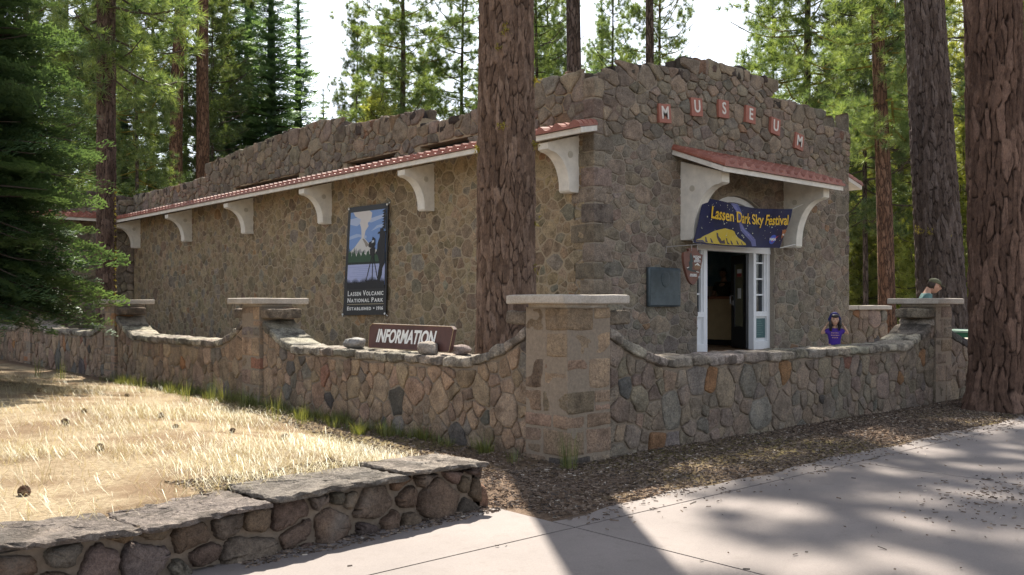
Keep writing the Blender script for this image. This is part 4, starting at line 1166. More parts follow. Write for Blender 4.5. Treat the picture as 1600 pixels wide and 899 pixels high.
mb = MB(); mb.tube([(rx0, AY, rz0 - .10), (rx0, AY, rz0), (rx1, AY, rz1 - .02), (13.36, YB - .2, rz1 + .02)], .008, 8); mb.tube([(acx - .05, AY, rz1 - .05), (acx - .05, AY, az1 - .06)], .008, 6); mb.tube([(acx + .12, AY, rz1 - .04), (acx + .12, AY, az1 - .05)], .008, 6)
mb.build('hanging_rod', M_steel, ah)

# green bin and pale box by the stair
gx_, gy_ = onD(1512, 18.0)
gb = thing('green_bin', 'green metal bin with pale rim glimpsed behind the stair wall', 'bin', (gx_, gy_, .3))
mb = MB(); V, Fs = block((gx_ - .45, gy_ - .3, .3), (gx_ + .6, gy_ + .4, 1.06), .03, 0, 5); mb.add(V, Fs); mb.build('body', plain('green_enamel', (0.02, 0.13, 0.06), .4), gb)
mb = MB(); mb.box((gx_ - .48, gy_ - .33, 1.062), (gx_ + .63, gy_ + .43, 1.10)); mb.build('lid', plain('pale_green_lid', (0.35, 0.48, 0.38), .5), gb)
gx_, gy_ = onD(1514, 16.9)
mb = MB(); V, Fs = block((gx_ - .12, gy_ - .12, .3), (gx_ + .2, gy_ + .15, .98), .02, 0, 5); mb.add(V, Fs)
tag(mb.build('utility_box', plain('cream_box', (0.52, 0.47, 0.38), .6), None), 'cream utility box in front of the green bin', 'box')

# ================================================================== TREES
def voro_bark(U, Vv, cu, cv, per, seed):
    """distance to plate edges and plate id for points on a trunk unrolled to (U,Vv); U wraps after per cells"""
    x, y = U / cu, Vv / cv; ix, iy = np.floor(x).astype(int), np.floor(y).astype(int)
    r1 = np.full(x.shape, 9.0); r2 = np.full(x.shape, 9.0); idn = np.zeros(x.shape)
    def h(a, b, k): 
        q = np.sin((a % per) * 127.1 + b * 311.7 + k * 74.7 + seed * 13.13) * 43758.5453; return q - np.floor(q)
    for a in range(-2, 3):
        for b in range(-2, 3):
            gx, gy = ix + a, iy + b; px, py = gx + .1 + .8 * h(gx, gy, 1), gy + .1 + .8 * h(gx, gy, 2)
            d = np.hypot(px - x, py - y); c = d < r1
            r2 = np.where(c, r1, np.minimum(r2, d)); idn = np.where(c, h(gx, gy, 3), idn); r1 = np.where(c, d, r1)
    return r2 - r1, idn
def attr_bark():
    m, nt, b, N, L = newmat('plated_bark')
    a = attr(nt, 'col').outputs['Color']
    n1 = noise(nt, 70, 5, 0.75, None, (1, 1, 0.4)); n2 = noise(nt, 9, 4, 0.7)
    c = mix(nt, 1.0, a, ramp(nt, n1, [(0.28, (0.6, 0.58, 0.56)), (0.5, (1, 1, 1)), (0.74, (1.35, 1.3, 1.25))]), 'MULTIPLY')
    c = mix(nt, 1.0, c, ramp(nt, n2, [(0.3, (0.75, 0.75, 0.78)), (0.7, (1.2, 1.18, 1.15))]), 'MULTIPLY')
    L(c, b.inputs['Base Color']); b.inputs['Roughness'].default_value = 0.95; b.inputs['Specular IOR Level'].default_value = 0.15
    bump(nt, b, n1, 0.8, 0.015); return m
M_abark = attr_bark()
def big_trunk(root, base, lean, r0, r1, ztop_fine, H, flare, cols, fur, seed, cell=(0.074, 0.25), depth=0.022):
    """base (x,y,z); lean metres of sideways drift per metre; radius r0 at the foot, r1 at ztop_fine; plain above that"""
    per = int(round(2 * math.pi * r0 / cell[0])); nt_, nz_ = per * 9, int(ztop_fine / 0.022)
    zs = np.concatenate([np.linspace(-.2, ztop_fine, nz_), np.linspace(ztop_fine + .3, H, 24)])
    th = np.arange(nt_) / nt_ * 2 * math.pi
    T, Z = np.meshgrid(th, zs)
    rad = np.where(Z < ztop_fine, r0 + (r1 - r0) * Z / ztop_fine, r1 * np.clip((H - Z) / (H - ztop_fine), 0.08, 1))
    rad = rad + flare * np.exp(-np.maximum(Z, -.2) / .35) * (1 + .35 * np.sin(T * 5 + seed) + .2 * np.sin(T * 3 + 1))
    P0 = np.stack([np.cos(T).ravel() * 1.6, np.sin(T).ravel() * 1.6, Z.ravel() * 1.3], 1)
    wu = nz3(P0, seed, 0.8).reshape(T.shape) * cell[0] * .55; wv = nz3(P0, seed + 5, 0.9).reshape(T.shape) * cell[1] * .35
    e1, id1 = voro_bark(T / (2 * math.pi) * per * cell[0] + wu, Z + wv, cell[0], cell[1], per, seed)
    e2, id2 = voro_bark(T / (2 * math.pi) * per * 2 * cell[0] + wu, Z + wv, cell[0], cell[1] * .55, per * 2, seed + 3)
    e1 = e1 + np.clip(.75 * nz3(np.stack([np.cos(T).ravel() * 2.5, np.sin(T).ravel() * 2.5, Z.ravel() * 1.1], 1), seed + 21, 1.2).reshape(T.shape), 0, .5)
    e2 = e2 + np.clip(.8 * nz3(np.stack([np.cos(T).ravel() * 3.5, np.sin(T).ravel() * 3.5, Z.ravel() * 2], 1), seed + 25, 1.2).reshape(T.shape), 0, .4)
    f1 = np.clip(e1 / .18, 0, 1); f1 = f1 * f1 * (3 - 2 * f1); f2 = np.clip(e2 / .15, 0, 1)
    disp = depth * (f1 - 1) + .25 * depth * (f2 - 1) + .35 * depth * (id1 - .5) + .2 * depth * (id2 - .5)
    R_ = rad + disp + .016 * nz3(P0, seed + 9, 3.0).reshape(T.shape)
    ca = np.array(cols)
    w = id1[..., None]
    c = np.where(w < .5, ca[0] + (ca[1] - ca[0]) * w * 2, ca[1] + (ca[2] - ca[1]) * (w * 2 - 1))
    c = c * (0.85 + .3 * id2[..., None])
    c = np.array(fur) + (c - np.array(fur)) * np.clip(f1 * (.55 + .45 * f2), 0, 1)[..., None]
    X = base[0] + lean[0] * Z + R_ * np.cos(T); Y = base[1] + lean[1] * Z + R_ * np.sin(T)
    V = np.stack([X, Y, Z + base[2]], -1).reshape(-1, 3)
    n = len(zs); I = np.arange(n * nt_).reshape(n, nt_); J = np.roll(I, -1, 1)
    Fs = np.stack([I[:-1], J[:-1], J[1:], I[1:]], -1).reshape(-1, 4)
    return mesh('trunk', V, Fs, M_abark, root, c.reshape(-1, 3), True)

def needles(rs, centers, n, ln, wd, spread=1.0, updir=None, bias=.5):
    """bursts of n thin needle triangles round each centre"""
    m = len(centers); N = m * n
    D = rs.normal(size=(N, 3))
    if updir is not None: D = D * spread + np.repeat(updir, n, 0) * bias * 2
    D /= np.linalg.norm(D, axis=1, keepdims=True)
    S_ = np.cross(D, rs.normal(size=(N, 3))); S_ /= np.linalg.norm(S_, axis=1, keepdims=True) + 1e-9
    L = ln * rs.uniform(.6, 1.15, (N, 1)); c = np.repeat(centers, n, 0) + D * ln * .12 * rs.rand(N, 1)
    V = np.stack([c - S_ * wd * .5, c + S_ * wd * .5, c + D * L + np.array([0, 0, -.12]) * L * rs.rand(N, 1)], 1).reshape(-1, 3)
    F_ = np.arange(N * 3).reshape(N, 3)
    t = np.clip(np.repeat(rs.rand(m), n) * .6 + rs.rand(N) * .4, 0, 1)
    return V, F_, np.repeat(t, 3)
def pine_crown(seed, z0, z1, rmax, nb, ncl, nn, nl=.20, wd=.016, low=.0, cl_r=1.0):
    """limb mesh and needle mesh of a long needled pine, trunk at the origin"""
    rs = np.random.RandomState(seed); rng = random.Random(seed); lim = MB(); C_ = []; Dd = []
    for b in range(nb):
        t = (b + rng.random()) / nb; z = z0 + t * (z1 - z0)
        L = rmax * (1 - t * .85) ** .7 * rng.uniform(.55, 1.1) * (1 if t > .12 else rng.uniform(.6, 1))
        az = b * 2.4 + rng.uniform(-.6, .6); el = -.25 + .9 * t + rng.uniform(-.2, .2)
        d = np.array([math.cos(az), math.sin(az), 0]); s_ = np.array([-d[1], d[0], 0])
        bend = rng.uniform(-.3, .3)
        fn = lambda s: d * L * s * math.cos(el) + s_ * bend * L * s * s * .5 + np.array([0, 0, z + L * s * math.sin(el) - .16 * L * s + .30 * L * s * s * s])
        lim.tube([fn(s) for s in (0, .25, .5, .75, 1)], [.012 + .010 * L * k for k in (1, .75, .5, .3, .12)], 5)
        k = max(4, int(ncl * L / rmax * rng.uniform(.7, 1.2)))
        for q in range(k):
            s = .28 + .72 * (q + rng.random()) / k
            p = fn(s); off = rs.normal(size=3) * np.array([1, 1, .55]) * L * .13 * (1.25 - .5 * s)
            C_.append(p + off); Dd.append(off / (np.linalg.norm(off) + .01) * .6 + d * .4 + np.array([0, 0, .5]))
            if rng.random() < .5: lim.tube([p, p + off], [.012, .006], 3, cap=False)
    C_ = np.array(C_); Dd = np.array(Dd)
    # each cluster is a spray of two or three bursts
    k2 = 3; C2 = np.repeat(C_, k2, 0) + rs.normal(size=(len(C_) * k2, 3)) * .11 * cl_r; D2 = np.repeat(Dd, k2, 0)
    V, F_, t = needles(rs, C2, nn, nl, wd, 1.0, D2, .45)
    return lim, (V, F_, t)
def fir_frond(seed, fine):
    """flat spray of unit length along +x with side twigs, needles in two ranks"""
    rng = random.Random(seed); V = []; Fs = []; T = []
    def twig(p, ang, L, depth):
        ca, sa = math.cos(ang), math.sin(ang)
        n = max(3, int(L / (0.018 if fine else 0.07)))
        for k in range(n):
            s = (k + .5) / n; x, y = p[0] + ca * L * s, p[1] + sa * L * s; z = -.16 * x * x - .30 * y * y + rng.uniform(-.02, .02)
            nl = (.036 if fine else .10) * (1 - .35 * s) * rng.uniform(.8, 1.15)
            for sd in (-1, 1):
                a = ang + sd * (1.0 if fine else .85); ex, ey = x + math.cos(a) * nl, y + math.sin(a) * nl
                w = .0085 if fine else .040
                b = len(V); V.append((x - ca * w, y - sa * w, z)); V.append((x + ca * w, y + sa * w, z)); V.append((ex, ey, z + nl * rng.uniform(-.05, .3)))
                Fs.append((b, b + 1, b + 2)); tt = min(1, .25 + .5 * s * (x > .4) + .35 * rng.random() + .25 * x); T.extend([tt] * 3)  # tint rises towards the tips, their sunlight is painted into it
        if depth:
            m = max(2, int(L / (.085 if fine else .14)))
            for k in range(m):
                s = (k + .6) / (m + .3); sd = 1 if k % 2 else -1
                l2 = (1 - s) * L * .50 + .035
                for q in ((sd, -sd) if rng.random() < .8 else (sd,)):
                    twig((p[0] + ca * L * s, p[1] + sa * L * s), ang + q * rng.uniform(.72, .98), l2 * rng.uniform(.75, 1.1), depth - 1)
    twig((0.0, 0.0), 0.0, 1.0, 2 if fine else 1)
    return np.array(V), np.array(Fs), np.array(T)
def fir_crown(seed, z0, z1, rbase, step, per, fronds, droop=.25, power=.9, aim=None):
    rs = np.random.RandomState(seed); rng = random.Random(seed); Vs = []; Fs = []; Ts = []; n = 0; lim = MB(); z = z0; k = 0
    while z < z1:
        t = (z - z0) / (z1 - z0); L0 = rbase * (1 - t) ** power + .12
        for b in range(per):
            az = b / per * 2 * math.pi + k * .9 + rng.uniform(-.3, .3); L = L0 * rng.uniform(.65, 1.12)
            V, F_, T = fronds[rng.randrange(len(fronds))]
            el = .28 * t + rng.uniform(-.12, .12) - droop * (1 - t) * .5; ca, sa = math.cos(az), math.sin(az); roll = rng.uniform(-.55, .55)
            P = V * np.array([L, L * .95, L]); y = P[:, 1].copy(); P[:, 1] = y * math.cos(roll); P[:, 2] += y * math.sin(roll)
            x = P[:, 0].copy(); P[:, 0] = x * math.cos(el); P[:, 2] += x * math.sin(el) + .12 * L * (x / L) ** 2.5
            Q = np.stack([P[:, 0] * ca - P[:, 1] * sa, P[:, 0] * sa + P[:, 1] * ca, P[:, 2] + z + rng.uniform(-.1, .1)], 1)
            Vs.append(Q); Fs.append(F_ + n); Ts.append(np.clip(T * .8 + rng.uniform(-.1, .2), 0, 1)); n += len(Q)
            lim.tube([(0, 0, z), (ca * L * .45 * math.cos(el), sa * L * .45 * math.cos(el), z + L * .42 * math.sin(el)), (ca * L * .85 * math.cos(el), sa * L * .85 * math.cos(el), z + L * .80 * math.sin(el))], [.012 + .008 * L, .009 + .004 * L, .004], 4, cap=False)
        z += step * rng.uniform(.75, 1.25); k += 1
    return lim, (np.vstack(Vs), np.vstack(Fs), np.concatenate(Ts))

store = bpy.data.collections.new('prototypes')        # never linked: only holds the meshes shared by the copies
def proto(key, gen, leafmat):
    lim, (V, F_, t) = gen
    lo = lim.build('limbs', M_limb, None, False, False); cr = mesh('crown', V, F_, leafmat, None, t)
    ld, cd = lo.data, cr.data
    bpy.data.objects.remove(lo); bpy.data.objects.remove(cr); return (ld, cd)
PROTO = {}
PROTO['tall1'] = proto('tall1', pine_crown(1, 15.5, 37, 3.9, 60, 8, 110, .30, .024, cl_r=1.1), M_pine)
PROTO['tall2'] = proto('tall2', pine_crown(2, 15, 38, 3.9, 58, 8, 110, .30, .024, cl_r=1.1), M_pine)
PROTO['mid1'] = proto('mid1', pine_crown(3, 5.5, 22, 3.7, 96, 20, 34, .29, .019), M_pine)
PROTO['mid2'] = proto('mid2', pine_crown(4, 4, 17, 3.1, 84, 19, 34, .29, .019), M_pine)
PROTO['fluffy'] = proto('fluffy', pine_crown(5, 6.3, 24, 3.0, 80, 18, 54, .28, .016, cl_r=1.25), M_pine)
PROTO['young'] = proto('young', pine_crown(6, .5, 8, 2.2, 66, 16, 30, .24, .024), M_under)
PROTO['young2'] = proto('young2', pine_crown(8, .3, 5, 1.9, 56, 15, 30, .24, .024), M_under)
PROTO['under'] = proto('under', pine_crown(7, 1.2, 17, 3.2, 70, 15, 26, .28, .026), M_under)
cf = [fir_frond(k, False) for k in range(4)]
PROTO['fir1'] = proto('fir1', fir_crown(11, 1.5, 24, 3.1, .42, 9, cf, .3), M_fir)
PROTO['fir2'] = proto('fir2', fir_crown(12, 1.0, 18, 2.6, .40, 8, cf, .3), M_fir)
trees = {}
def tree(px, depth, wpx, kind, label, trunkmat=M_barkgrey, group=None, scale=1.0, rot=None, H=None, lean=0.0, zb=0.3, name='pine_tree', cat='tree', moss=False, wide=1.0):
    x, y = onD(px, depth); root = thing(name, label, cat, (x, y, zb), group)
    r = wpx * depth / FOC / 2
    top = {'tall1': 36, 'tall2': 38, 'mid1': 22, 'mid2': 17, 'fluffy': 24, 'young': 8, 'young2': 5, 'under': 17, 'fir1': 24, 'fir2': 18}.get(kind, 30)
    H = H or top * scale * .99
    mb = MB(); zs = np.linspace(0, H, 14)
    pts = [(x + RT[0] * lean * z + .05 * math.sin(z * .5 + px), y + RT[1] * lean * z, zb + z - .3) for z in zs]
    mb.tube(pts, [max(.02, r * (1 - .93 * (z / H) ** 1.3) + (.25 * r * math.exp(-z / .5))) for z in zs], 12)
    mb.build('trunk', trunkmat, root, True)
    if kind in PROTO:
        for nm, data in zip(('limbs', 'crown'), PROTO[kind]):
            o = bpy.data.objects.new(nm, data); C.objects.link(o); o.parent = root
            o.rotation_euler = (0, lean * .9, rnd.uniform(0, 6.28) if rot is None else rot); o.scale = (scale * wide, scale * wide, scale)
            if moss and nm == 'limbs': o.material_slots[0].link = 'OBJECT'; o.material_slots[0].material = M_mosslimb
    return root
BACK = 'trees standing behind the museum'
# --- left group
tree(270, 40, 23, 'tall2', 'left one of the two straight reddish trunks rising close together behind the far parapet', M_barkred, BACK, lean=.02)
tree(312, 40, 23, 'tall2', 'right one of the two straight reddish trunks rising close together behind the far parapet', M_barkred, BACK, lean=.012, moss=True)
tree(238, 46, 11, 'mid1', 'slim dark pine just left of the two straight reddish trunks', M_barkgrey, BACK)
tree(290, 52, 9, 'mid1', 'thin dark pine seen between the two straight reddish trunks', M_barkgrey, BACK)
tree(212, 33, 7, 'fluffy', 'bushy pine with pale needle tufts between the slim dark trunk and the reddish trunks', M_barkgrey, BACK, scale=.72, moss=True)
tree(352, 50, 10, 'fir1', 'dark fir right beside the pair of reddish trunks', M_barkgrey, BACK, 1.05, name='fir_tree')
tree(388, 56, 9, 'fir1', 'second dark fir right of the reddish trunks, behind its neighbours', M_barkgrey, BACK, 1.2, name='fir_tree')
tree(424, 50, 9, 'fir1', 'broad dark blue green fir above the rising middle of the side parapet', M_barkgrey, BACK, 1.05, name='fir_tree')
tree(466, 58, 8, 'fir2', 'fir with its sloping side against the bright sky left of the parapet peak', M_barkgrey, BACK, 1.3, name='fir_tree')
tree(505, 60, 7, 'fir2', 'short fir at the edge of the sky gap above the side parapet', M_barkgrey, BACK, .88, name='fir_tree')
tree(558, 52, 7, 'mid2', 'slender pine left of the mossy trunk above the parapet peak', M_barkgrey, BACK, 1.05, wide=.8)
tree(590, 40, 5, 'young', 'small yellow green pine peeping over the side parapet', M_barkgrey, BACK, 1.25)
tree(629, 45, 15, 'mid1', 'drooping pine with mossy trunk standing above the peak of the side parapet', M_barkgrey, BACK, 1.0, wide=1.15, rot=.6, moss=True)
tree(722, 46, 9, 'mid1', 'pine whose needles show left of the big central trunk', M_barkgrey, BACK, 1.0, wide=1.0)
tree(815, 29.8, 18, 'tall1', 'tall pine hidden behind the big central trunk, its needles showing both sides', M_barkgrey, BACK, 1.06)
tree(856, 50, 9, 'mid1', 'pine with fine needles between the central trunk and the thick bare trunk', M_barkgrey, BACK, 1.0, wide=.7)
tree(1030, 46, 9, 'mid1', 'pine with mossy yellow limbs close behind the lichen covered trunk', M_barkgrey, BACK, 1.0, wide=.85, moss=True)
tree(668, 60, 8, 'mid2', 'farther pine filling in right of the mossy trunk', M_barkgrey, BACK, 1.05, wide=.9)
tree(600, 58, 8, 'mid1', 'farther full pine left of the mossy trunk', M_barkgrey, BACK, .9, wide=.9)
tree(838, 44, 9, 'mid1', 'pine whose needles show close right of the big central trunk', M_barkgrey, BACK, 1.0, wide=.9)
tree(105, 40, 12, 'mid1', 'pine between the fir and the slim dark trunk at the left', M_barkgrey, BACK, 1.1)
tree(40, 36, 12, 'mid1', 'pine behind the fir at the left border', M_barkgrey, BACK, 1.1)
tree(150, 48, 10, 'fir1', 'fir seen through the gap left of the slim dark trunk', M_barkgrey, BACK, 1.0, name='fir_tree')
tree(190, 44, 9, 'fir2', 'fir low behind the far wing just right of the slim dark trunk', M_barkgrey, BACK, 1.1, name='fir_tree')
tree(332, 44, 8, 'mid2', 'low pine filling the gap between reddish trunks and dark firs', M_barkgrey, BACK, 1.0)
tree(897, 30.7, 27, 'tall2', 'thick bare pale brown trunk rising over the museum corner', M_barkgrey, BACK, 1.02)
tree(1014, 33, 16, 'tall1', 'pine with yellow lichen on its branches above the front parapet', M_barkgrey, BACK, .98, moss=True)
tree(958, 54, 9, 'mid1', 'leafy pine between the thick bare trunk and the lichen covered one', M_barkgrey, BACK, 1.0, wide=.8)
tree(1052, 60, 8, 'mid2', 'pine at the left edge of the sky gap above the front parapet', M_barkgrey, BACK, 1.0, wide=.7)
tree(1208, 52, 8, 'mid1', 'airy pine over the right shoulder of the front parapet', M_barkgrey, BACK, 1.0, wide=.85)
tree(1262, 40, 16, 'mid1', 'dark trunked pine with long thin limbs beside the stepped end of the parapet', M_barkgrey, BACK, 1.25, moss=True)
# --- right group
RG = 'pines in the open wood right of the museum'
tree(1388, 28, 27, 'fluffy', 'straight red barked pine with shaggy sunlit crown right of the museum', M_barkred, RG, 1.0, lean=-.030, zb=.2, rot=1.0, moss=True)
tree(1352, 36, 9, 'mid2', 'thin pine trunk just right of the museum corner', M_barkgrey, RG, 1.1)
tree(1335, 44, 9, 'under', 'dark thin trunk touching the right edge of the museum', M_barkgrey, RG, 1.0)
tree(1408, 40, 12, 'under', 'brown trunk between the red barked pine and the great dark trunk', M_barkgrey, RG, 1.2)
tree(1424, 52, 10, 'under', 'pale green pine close behind the great dark trunk', M_barkgrey, RG, 1.2)
tree(1512, 44, 8, 'under', 'pale green pine in the gap between the two great trunks', M_barkgrey, RG, 1.25)
tree(1600, 40, 12, 'under', 'green pine at the right border behind the nearest great trunk', M_barkgrey, RG, 1.2)
tree(1630, 30, 20, 'mid1', 'pine off the right border whose limbs reach into the picture', M_barkgrey, RG, 1.2)
for i, (px, d, k, sc, l) in enumerate([(1345, 40, 'young2', .9, 'bright young pine at the foot of the museum corner'), (1368, 46, 'young', 1.0, 'sunlit young pine left of the red barked trunk'),
        (1415, 42, 'young', 1.1, 'sunlit young pine right of the red barked trunk'), (1432, 36, 'young2', 1.0, 'low yellow green pine behind the man in the cap'),
        (1505, 40, 'young', 1.2, 'bright sapling in the gap between the great trunks'), (1358, 58, 'young', 1.4, 'distant pale sapling beyond the museum corner'),
        (1400, 64, 'young', 1.6, 'far pale sapling seen past the red barked trunk'), (1520, 60, 'young', 1.5, 'far sapling low between the great trunks'), (1588, 50, 'young', 1.3, 'sapling by the right border')]):
    tree(px, d, 5, k, l, M_barkgrey, 'young pines in the sunlit wood', sc, name='young_pine')
# --- the far wood, trees too alike to tell apart
far = random.Random(31)
for i in range(46):
    px = far.uniform(-80, 1680); d = far.uniform(66, 120)
    gap = any(a < px < b for a, b in ((470, 550), (640, 750), (1055, 1160)))
    k = far.choice(['fir1', 'mid1', 'mid1', 'fir2', 'mid2']) if px < 1200 else far.choice(['under', 'under', 'mid1', 'young'])
    top = {'mid1': 22, 'mid2': 17, 'under': 17, 'young': 8, 'fir1': 24, 'fir2': 18}[k]
    sc = far.uniform(.85, 1.25)
    if gap: sc = min(sc, .11 * d / top * 1.15)
    tree(px, d, far.uniform(4, 6), k, 'distant tree of the wood far behind the museum', M_barkgrey, 'distant trees of the far wood', sc, name='distant_tree')
# sunlit wood beyond, thickening the right hand gap
for i in range(8):
    px = far.uniform(1310, 1640); d = far.uniform(55, 95)
    tree(px, d, 5, 'under', 'distant pale green pine of the wood right of the museum', M_barkgrey, 'distant pines on the right', far.uniform(1.0, 1.5), name='distant_pine')

# --- the great trunks in front
def patch(root, spots, mat=M_moss):
    rs = np.random.RandomState(5)
    for (x, y, z, r, n) in spots:
        V, F_, t = needles(rs, np.array([x, y, z]) + rs.normal(size=(n, 3)) * r, 7, .05, .012)
        mesh('wolf_lichen', V, F_, mat, root, t)
def toward(x, y, r, side=0.0):
    """point on a trunk's surface that faces the camera"""
    L = math.hypot(x, y); a = (-x / L, -y / L); s = (RT[0], RT[1])
    c_, s_ = math.sqrt(1 - side * side), side
    return x + r * (a[0] * c_ + s[0] * s_), y + r * (a[1] * c_ + s[1] * s_)
BARKC = [(0.112, 0.074, 0.053), (0.162, 0.109, 0.079), (0.222, 0.156, 0.116)]
x, y = onD(791, 12.9)
t1 = thing('pine_tree', 'huge plated brown trunk with yellow lichen tufts in front of the side wall', 'tree', (x, y, .3))
big_trunk(t1, (x, y, .2), (0.0, 0.0), .43, .375, 6.6, 34, .07, BARKC, (0.030, 0.019, 0.014), 1)
sp = []
for px, py, s in ((790, 50, -.02), (776, 78, -.3), (836, 120, .97), (834, 222, .95), (786, 198, -.1), (837, 345, .96), (838, 420, .96), (750, 232, -.97)):
    z = EYE + (HOR - py) / FOC * 12.6; a, b = toward(x, y, .40, s); sp.append((a, b, z, .028 if py > 60 and s < .5 else .035, 14))
patch(t1, sp)
o = bpy.data.objects.new('crown', PROTO['tall2'][1]); C.objects.link(o); o.parent = t1
o = bpy.data.objects.new('limbs', PROTO['tall2'][0]); C.objects.link(o); o.parent = t1
x, y = onD(1565, 13.9)
t2 = thing('pine_tree', 'nearest great dark red trunk at the right border beside the path', 'tree', (x, y, .1))
big_trunk(t2, (x, y, 0.05), (RT[0] * -.022, RT[1] * -.022), .43, .39, 7, 36, .10, [(0.085, 0.053, 0.039), (0.126, 0.079, 0.058), (0.190, 0.122, 0.091)], (0.022, 0.014, 0.011), 2, (0.09, .44), .040)
for nm, k in (('limbs', 0), ('crown', 1)):
    o = bpy.data.objects.new(nm, PROTO['tall2'][k]); C.objects.link(o); o.parent = t2; o.rotation_euler = (0, 0, 2)
x, y = onD(1478, 20)
t3 = thing('pine_tree', 'great dark grey trunk leaning left behind the man in the cap', 'tree', (x, y, .3))
big_trunk(t3, (x, y, 0.2), (RT[0] * -.060, RT[1] * -.060), .52, .385, 9, 36, .12, [(0.075, 0.056, 0.046), (0.108, 0.082, 0.070), (0.15, 0.12, 0.105)], (0.022, 0.016, 0.013), 3, (0.076, 0.32), .026)
sp = []
for px, py, s in ((1487, 315, .5), (1492, 372, .5), (1500, 350, .8), (1440, 360, -.9), (1460, 362, -.4), (1508, 330, .9)):
    z = EYE + (HOR - py) / FOC * 19.6; a, b = toward(x + RT[0] * -.06 * (z - .2), y + RT[1] * -.06 * (z - .2), .47, s); sp.append((a, b, z, .045, 16))
patch(t3, sp)
for nm, k in (('limbs', 0), ('crown', 1)):
    o = bpy.data.objects.new(nm, PROTO['tall2'][k]); C.objects.link(o); o.parent = t3; o.rotation_euler = (0, 0, 4)
x, y = onD(166, 23.5)
t4 = thing('pine_tree', 'slim dark pine trunk against the far end of the side wall', 'tree', (x, y, .3))
big_trunk(t4, (x, y, .2), (0, 0), .245, .215, 9.5, 24, .05, [(0.075, 0.05, 0.04), (0.11, 0.075, 0.06), (0.15, 0.105, 0.085)], (0.024, 0.017, 0.013), 4, (0.08, .24), .02)
for nm, k in (('limbs', 0), ('crown', 1)):
    o = bpy.data.objects.new(nm, PROTO['mid1'][k]); C.objects.link(o); o.parent = t4; o.rotation_euler = (0, 0, 4); o.location = (0, 0, 1.5)
a, b = toward(x, y, .235, .97); patch(t4, [(a, b, z, .02, 5) for z in np.arange(1.8, 4.6, .14)])

# --- fir at the left border
x, y = onD(-70, 15.0)
ft = thing('fir_tree', 'dense green fir at the left border with sunlit tips over the wall', 'tree', (x, y, .1))
nf = [fir_frond(50 + k, True) for k in range(4)]
lim, (V, F_, t) = fir_crown(60, 1.75, 13, 2.45, .21, 12, nf, .42, .62)
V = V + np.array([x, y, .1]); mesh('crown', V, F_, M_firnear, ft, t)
lo = lim.build('limbs', M_limb, None, False, False); lo.parent = ft
mb = MB(); mb.tube([(x, y, 0), (x, y, 4), (x, y, 9), (x, y, 13.2)], [.2, .16, .09, .02], 12); mb.build('trunk', M_barkgrey, ft, True)

# ================================================================== GRASS, LITTER, CONES
def blades(P, ang, ln, wd, lean, rs):
    n = len(P); d = np.stack([np.cos(ang), np.sin(ang), np.zeros(n)], 1); s = np.stack([-d[:, 1], d[:, 0], np.zeros(n)], 1)
    up = np.array([0, 0, 1.0]); ln = ln[:, None]; wd = wd[:, None] * .5; le = lean[:, None]
    m = P + d * ln * .5 * np.sin(le * .6) + up * ln * .5 * np.cos(le * .6); t = P + d * ln * (.5 * np.sin(le * .6) + .5 * np.sin(le * 1.25)) + up * ln * (.5 * np.cos(le * .6) + .5 * np.cos(le * 1.25))
    t[:, 2] = np.maximum(t[:, 2], P[:, 2] + .004)
    V = np.stack([P - s * wd, P + s * wd, m - s * wd * .8, m + s * wd * .8, t], 1).reshape(-1, 3)
    i = np.arange(n) * 5
    F_ = np.concatenate([np.stack([i, i + 1, i + 3], 1), np.stack([i, i + 3, i + 2], 1), np.stack([i + 2, i + 3, i + 4], 1)])
    return V, F_
rs = np.random.RandomState(77)
def straw_at(x, y):
    return sstep(6.15, 5.6, x) * (y - (LW0[1] + (LW0[0] - x) * -0.07) > .36) * sstep(5.1, 4.3, x - .20 * (y - 6))
N0 = 135000
px_, py_ = rs.uniform(-1, 6.5, N0), rs.uniform(5.5, 20, N0)
dd = np.hypot(px_, py_)
bare = np.clip(.55 + 1.3 * nz3(np.stack([px_, py_, px_ * 0], 1), 15, .42), .10, 1)
keep = (rs.rand(N0) < bare * straw_at(px_, py_) * np.clip(1.25 - dd / 22, .15, 1)); px_, py_ = px_[keep], py_[keep]
pz = ground_z(px_, py_); n = len(px_)
cl = nz3(np.stack([px_, py_, px_ * 0], 1), 5, .55)
up = rs.rand(n) < np.clip(.015 + .14 * cl, .005, .2)
lean = np.where(up, rs.uniform(.1, .8, n), rs.uniform(1.30, 1.62, n)); ln = np.where(up, rs.uniform(.05, .17, n), rs.uniform(.10, .36, n))
V, F_ = blades(np.stack([px_, py_, pz], 1), rs.rand(n) * 6.28, ln, rs.uniform(.0016, .0038, n), lean, rs)
tp = []; tl = []; te = []; ta = []
for q in range(48):
    while True:
        x_, y_ = rs.uniform(-.5, 6), rs.uniform(5.7, 15)
        if straw_at(x_, y_) > .6: break
    hh = rs.uniform(.10, .26)
    for _ in range(int(rs.uniform(14, 50))):
        a = rs.rand() * 6.28; r_ = .13 * math.sqrt(rs.rand()); tp.append((x_ + r_ * math.cos(a), y_ + r_ * math.sin(a))); tl.append(hh * rs.uniform(.5, 1.2)); te.append(rs.uniform(.05, 1.0)); ta.append(a + rs.normal() * .5)
tp = np.array(tp); V2, F2 = blades(np.column_stack([tp, ground_z(tp[:, 0], tp[:, 1])]), np.array(ta), np.array(tl), rs.uniform(.0015, .0032, len(tp)), np.array(te), rs)
tint = np.concatenate([np.repeat(np.clip(rs.rand(n) * .8 + .2 * (cl > 0), 0, 1), 5), np.repeat(rs.rand(len(tp)) * .55, 5)])
F_ = np.vstack([F_, F2 + len(V)]); V = np.vstack([V, V2])
tag(mesh('dry_grass', V, F_, M_straw, None, tint), 'bleached dry grass covering the bank left of the low wall', None, None, 'stuff')
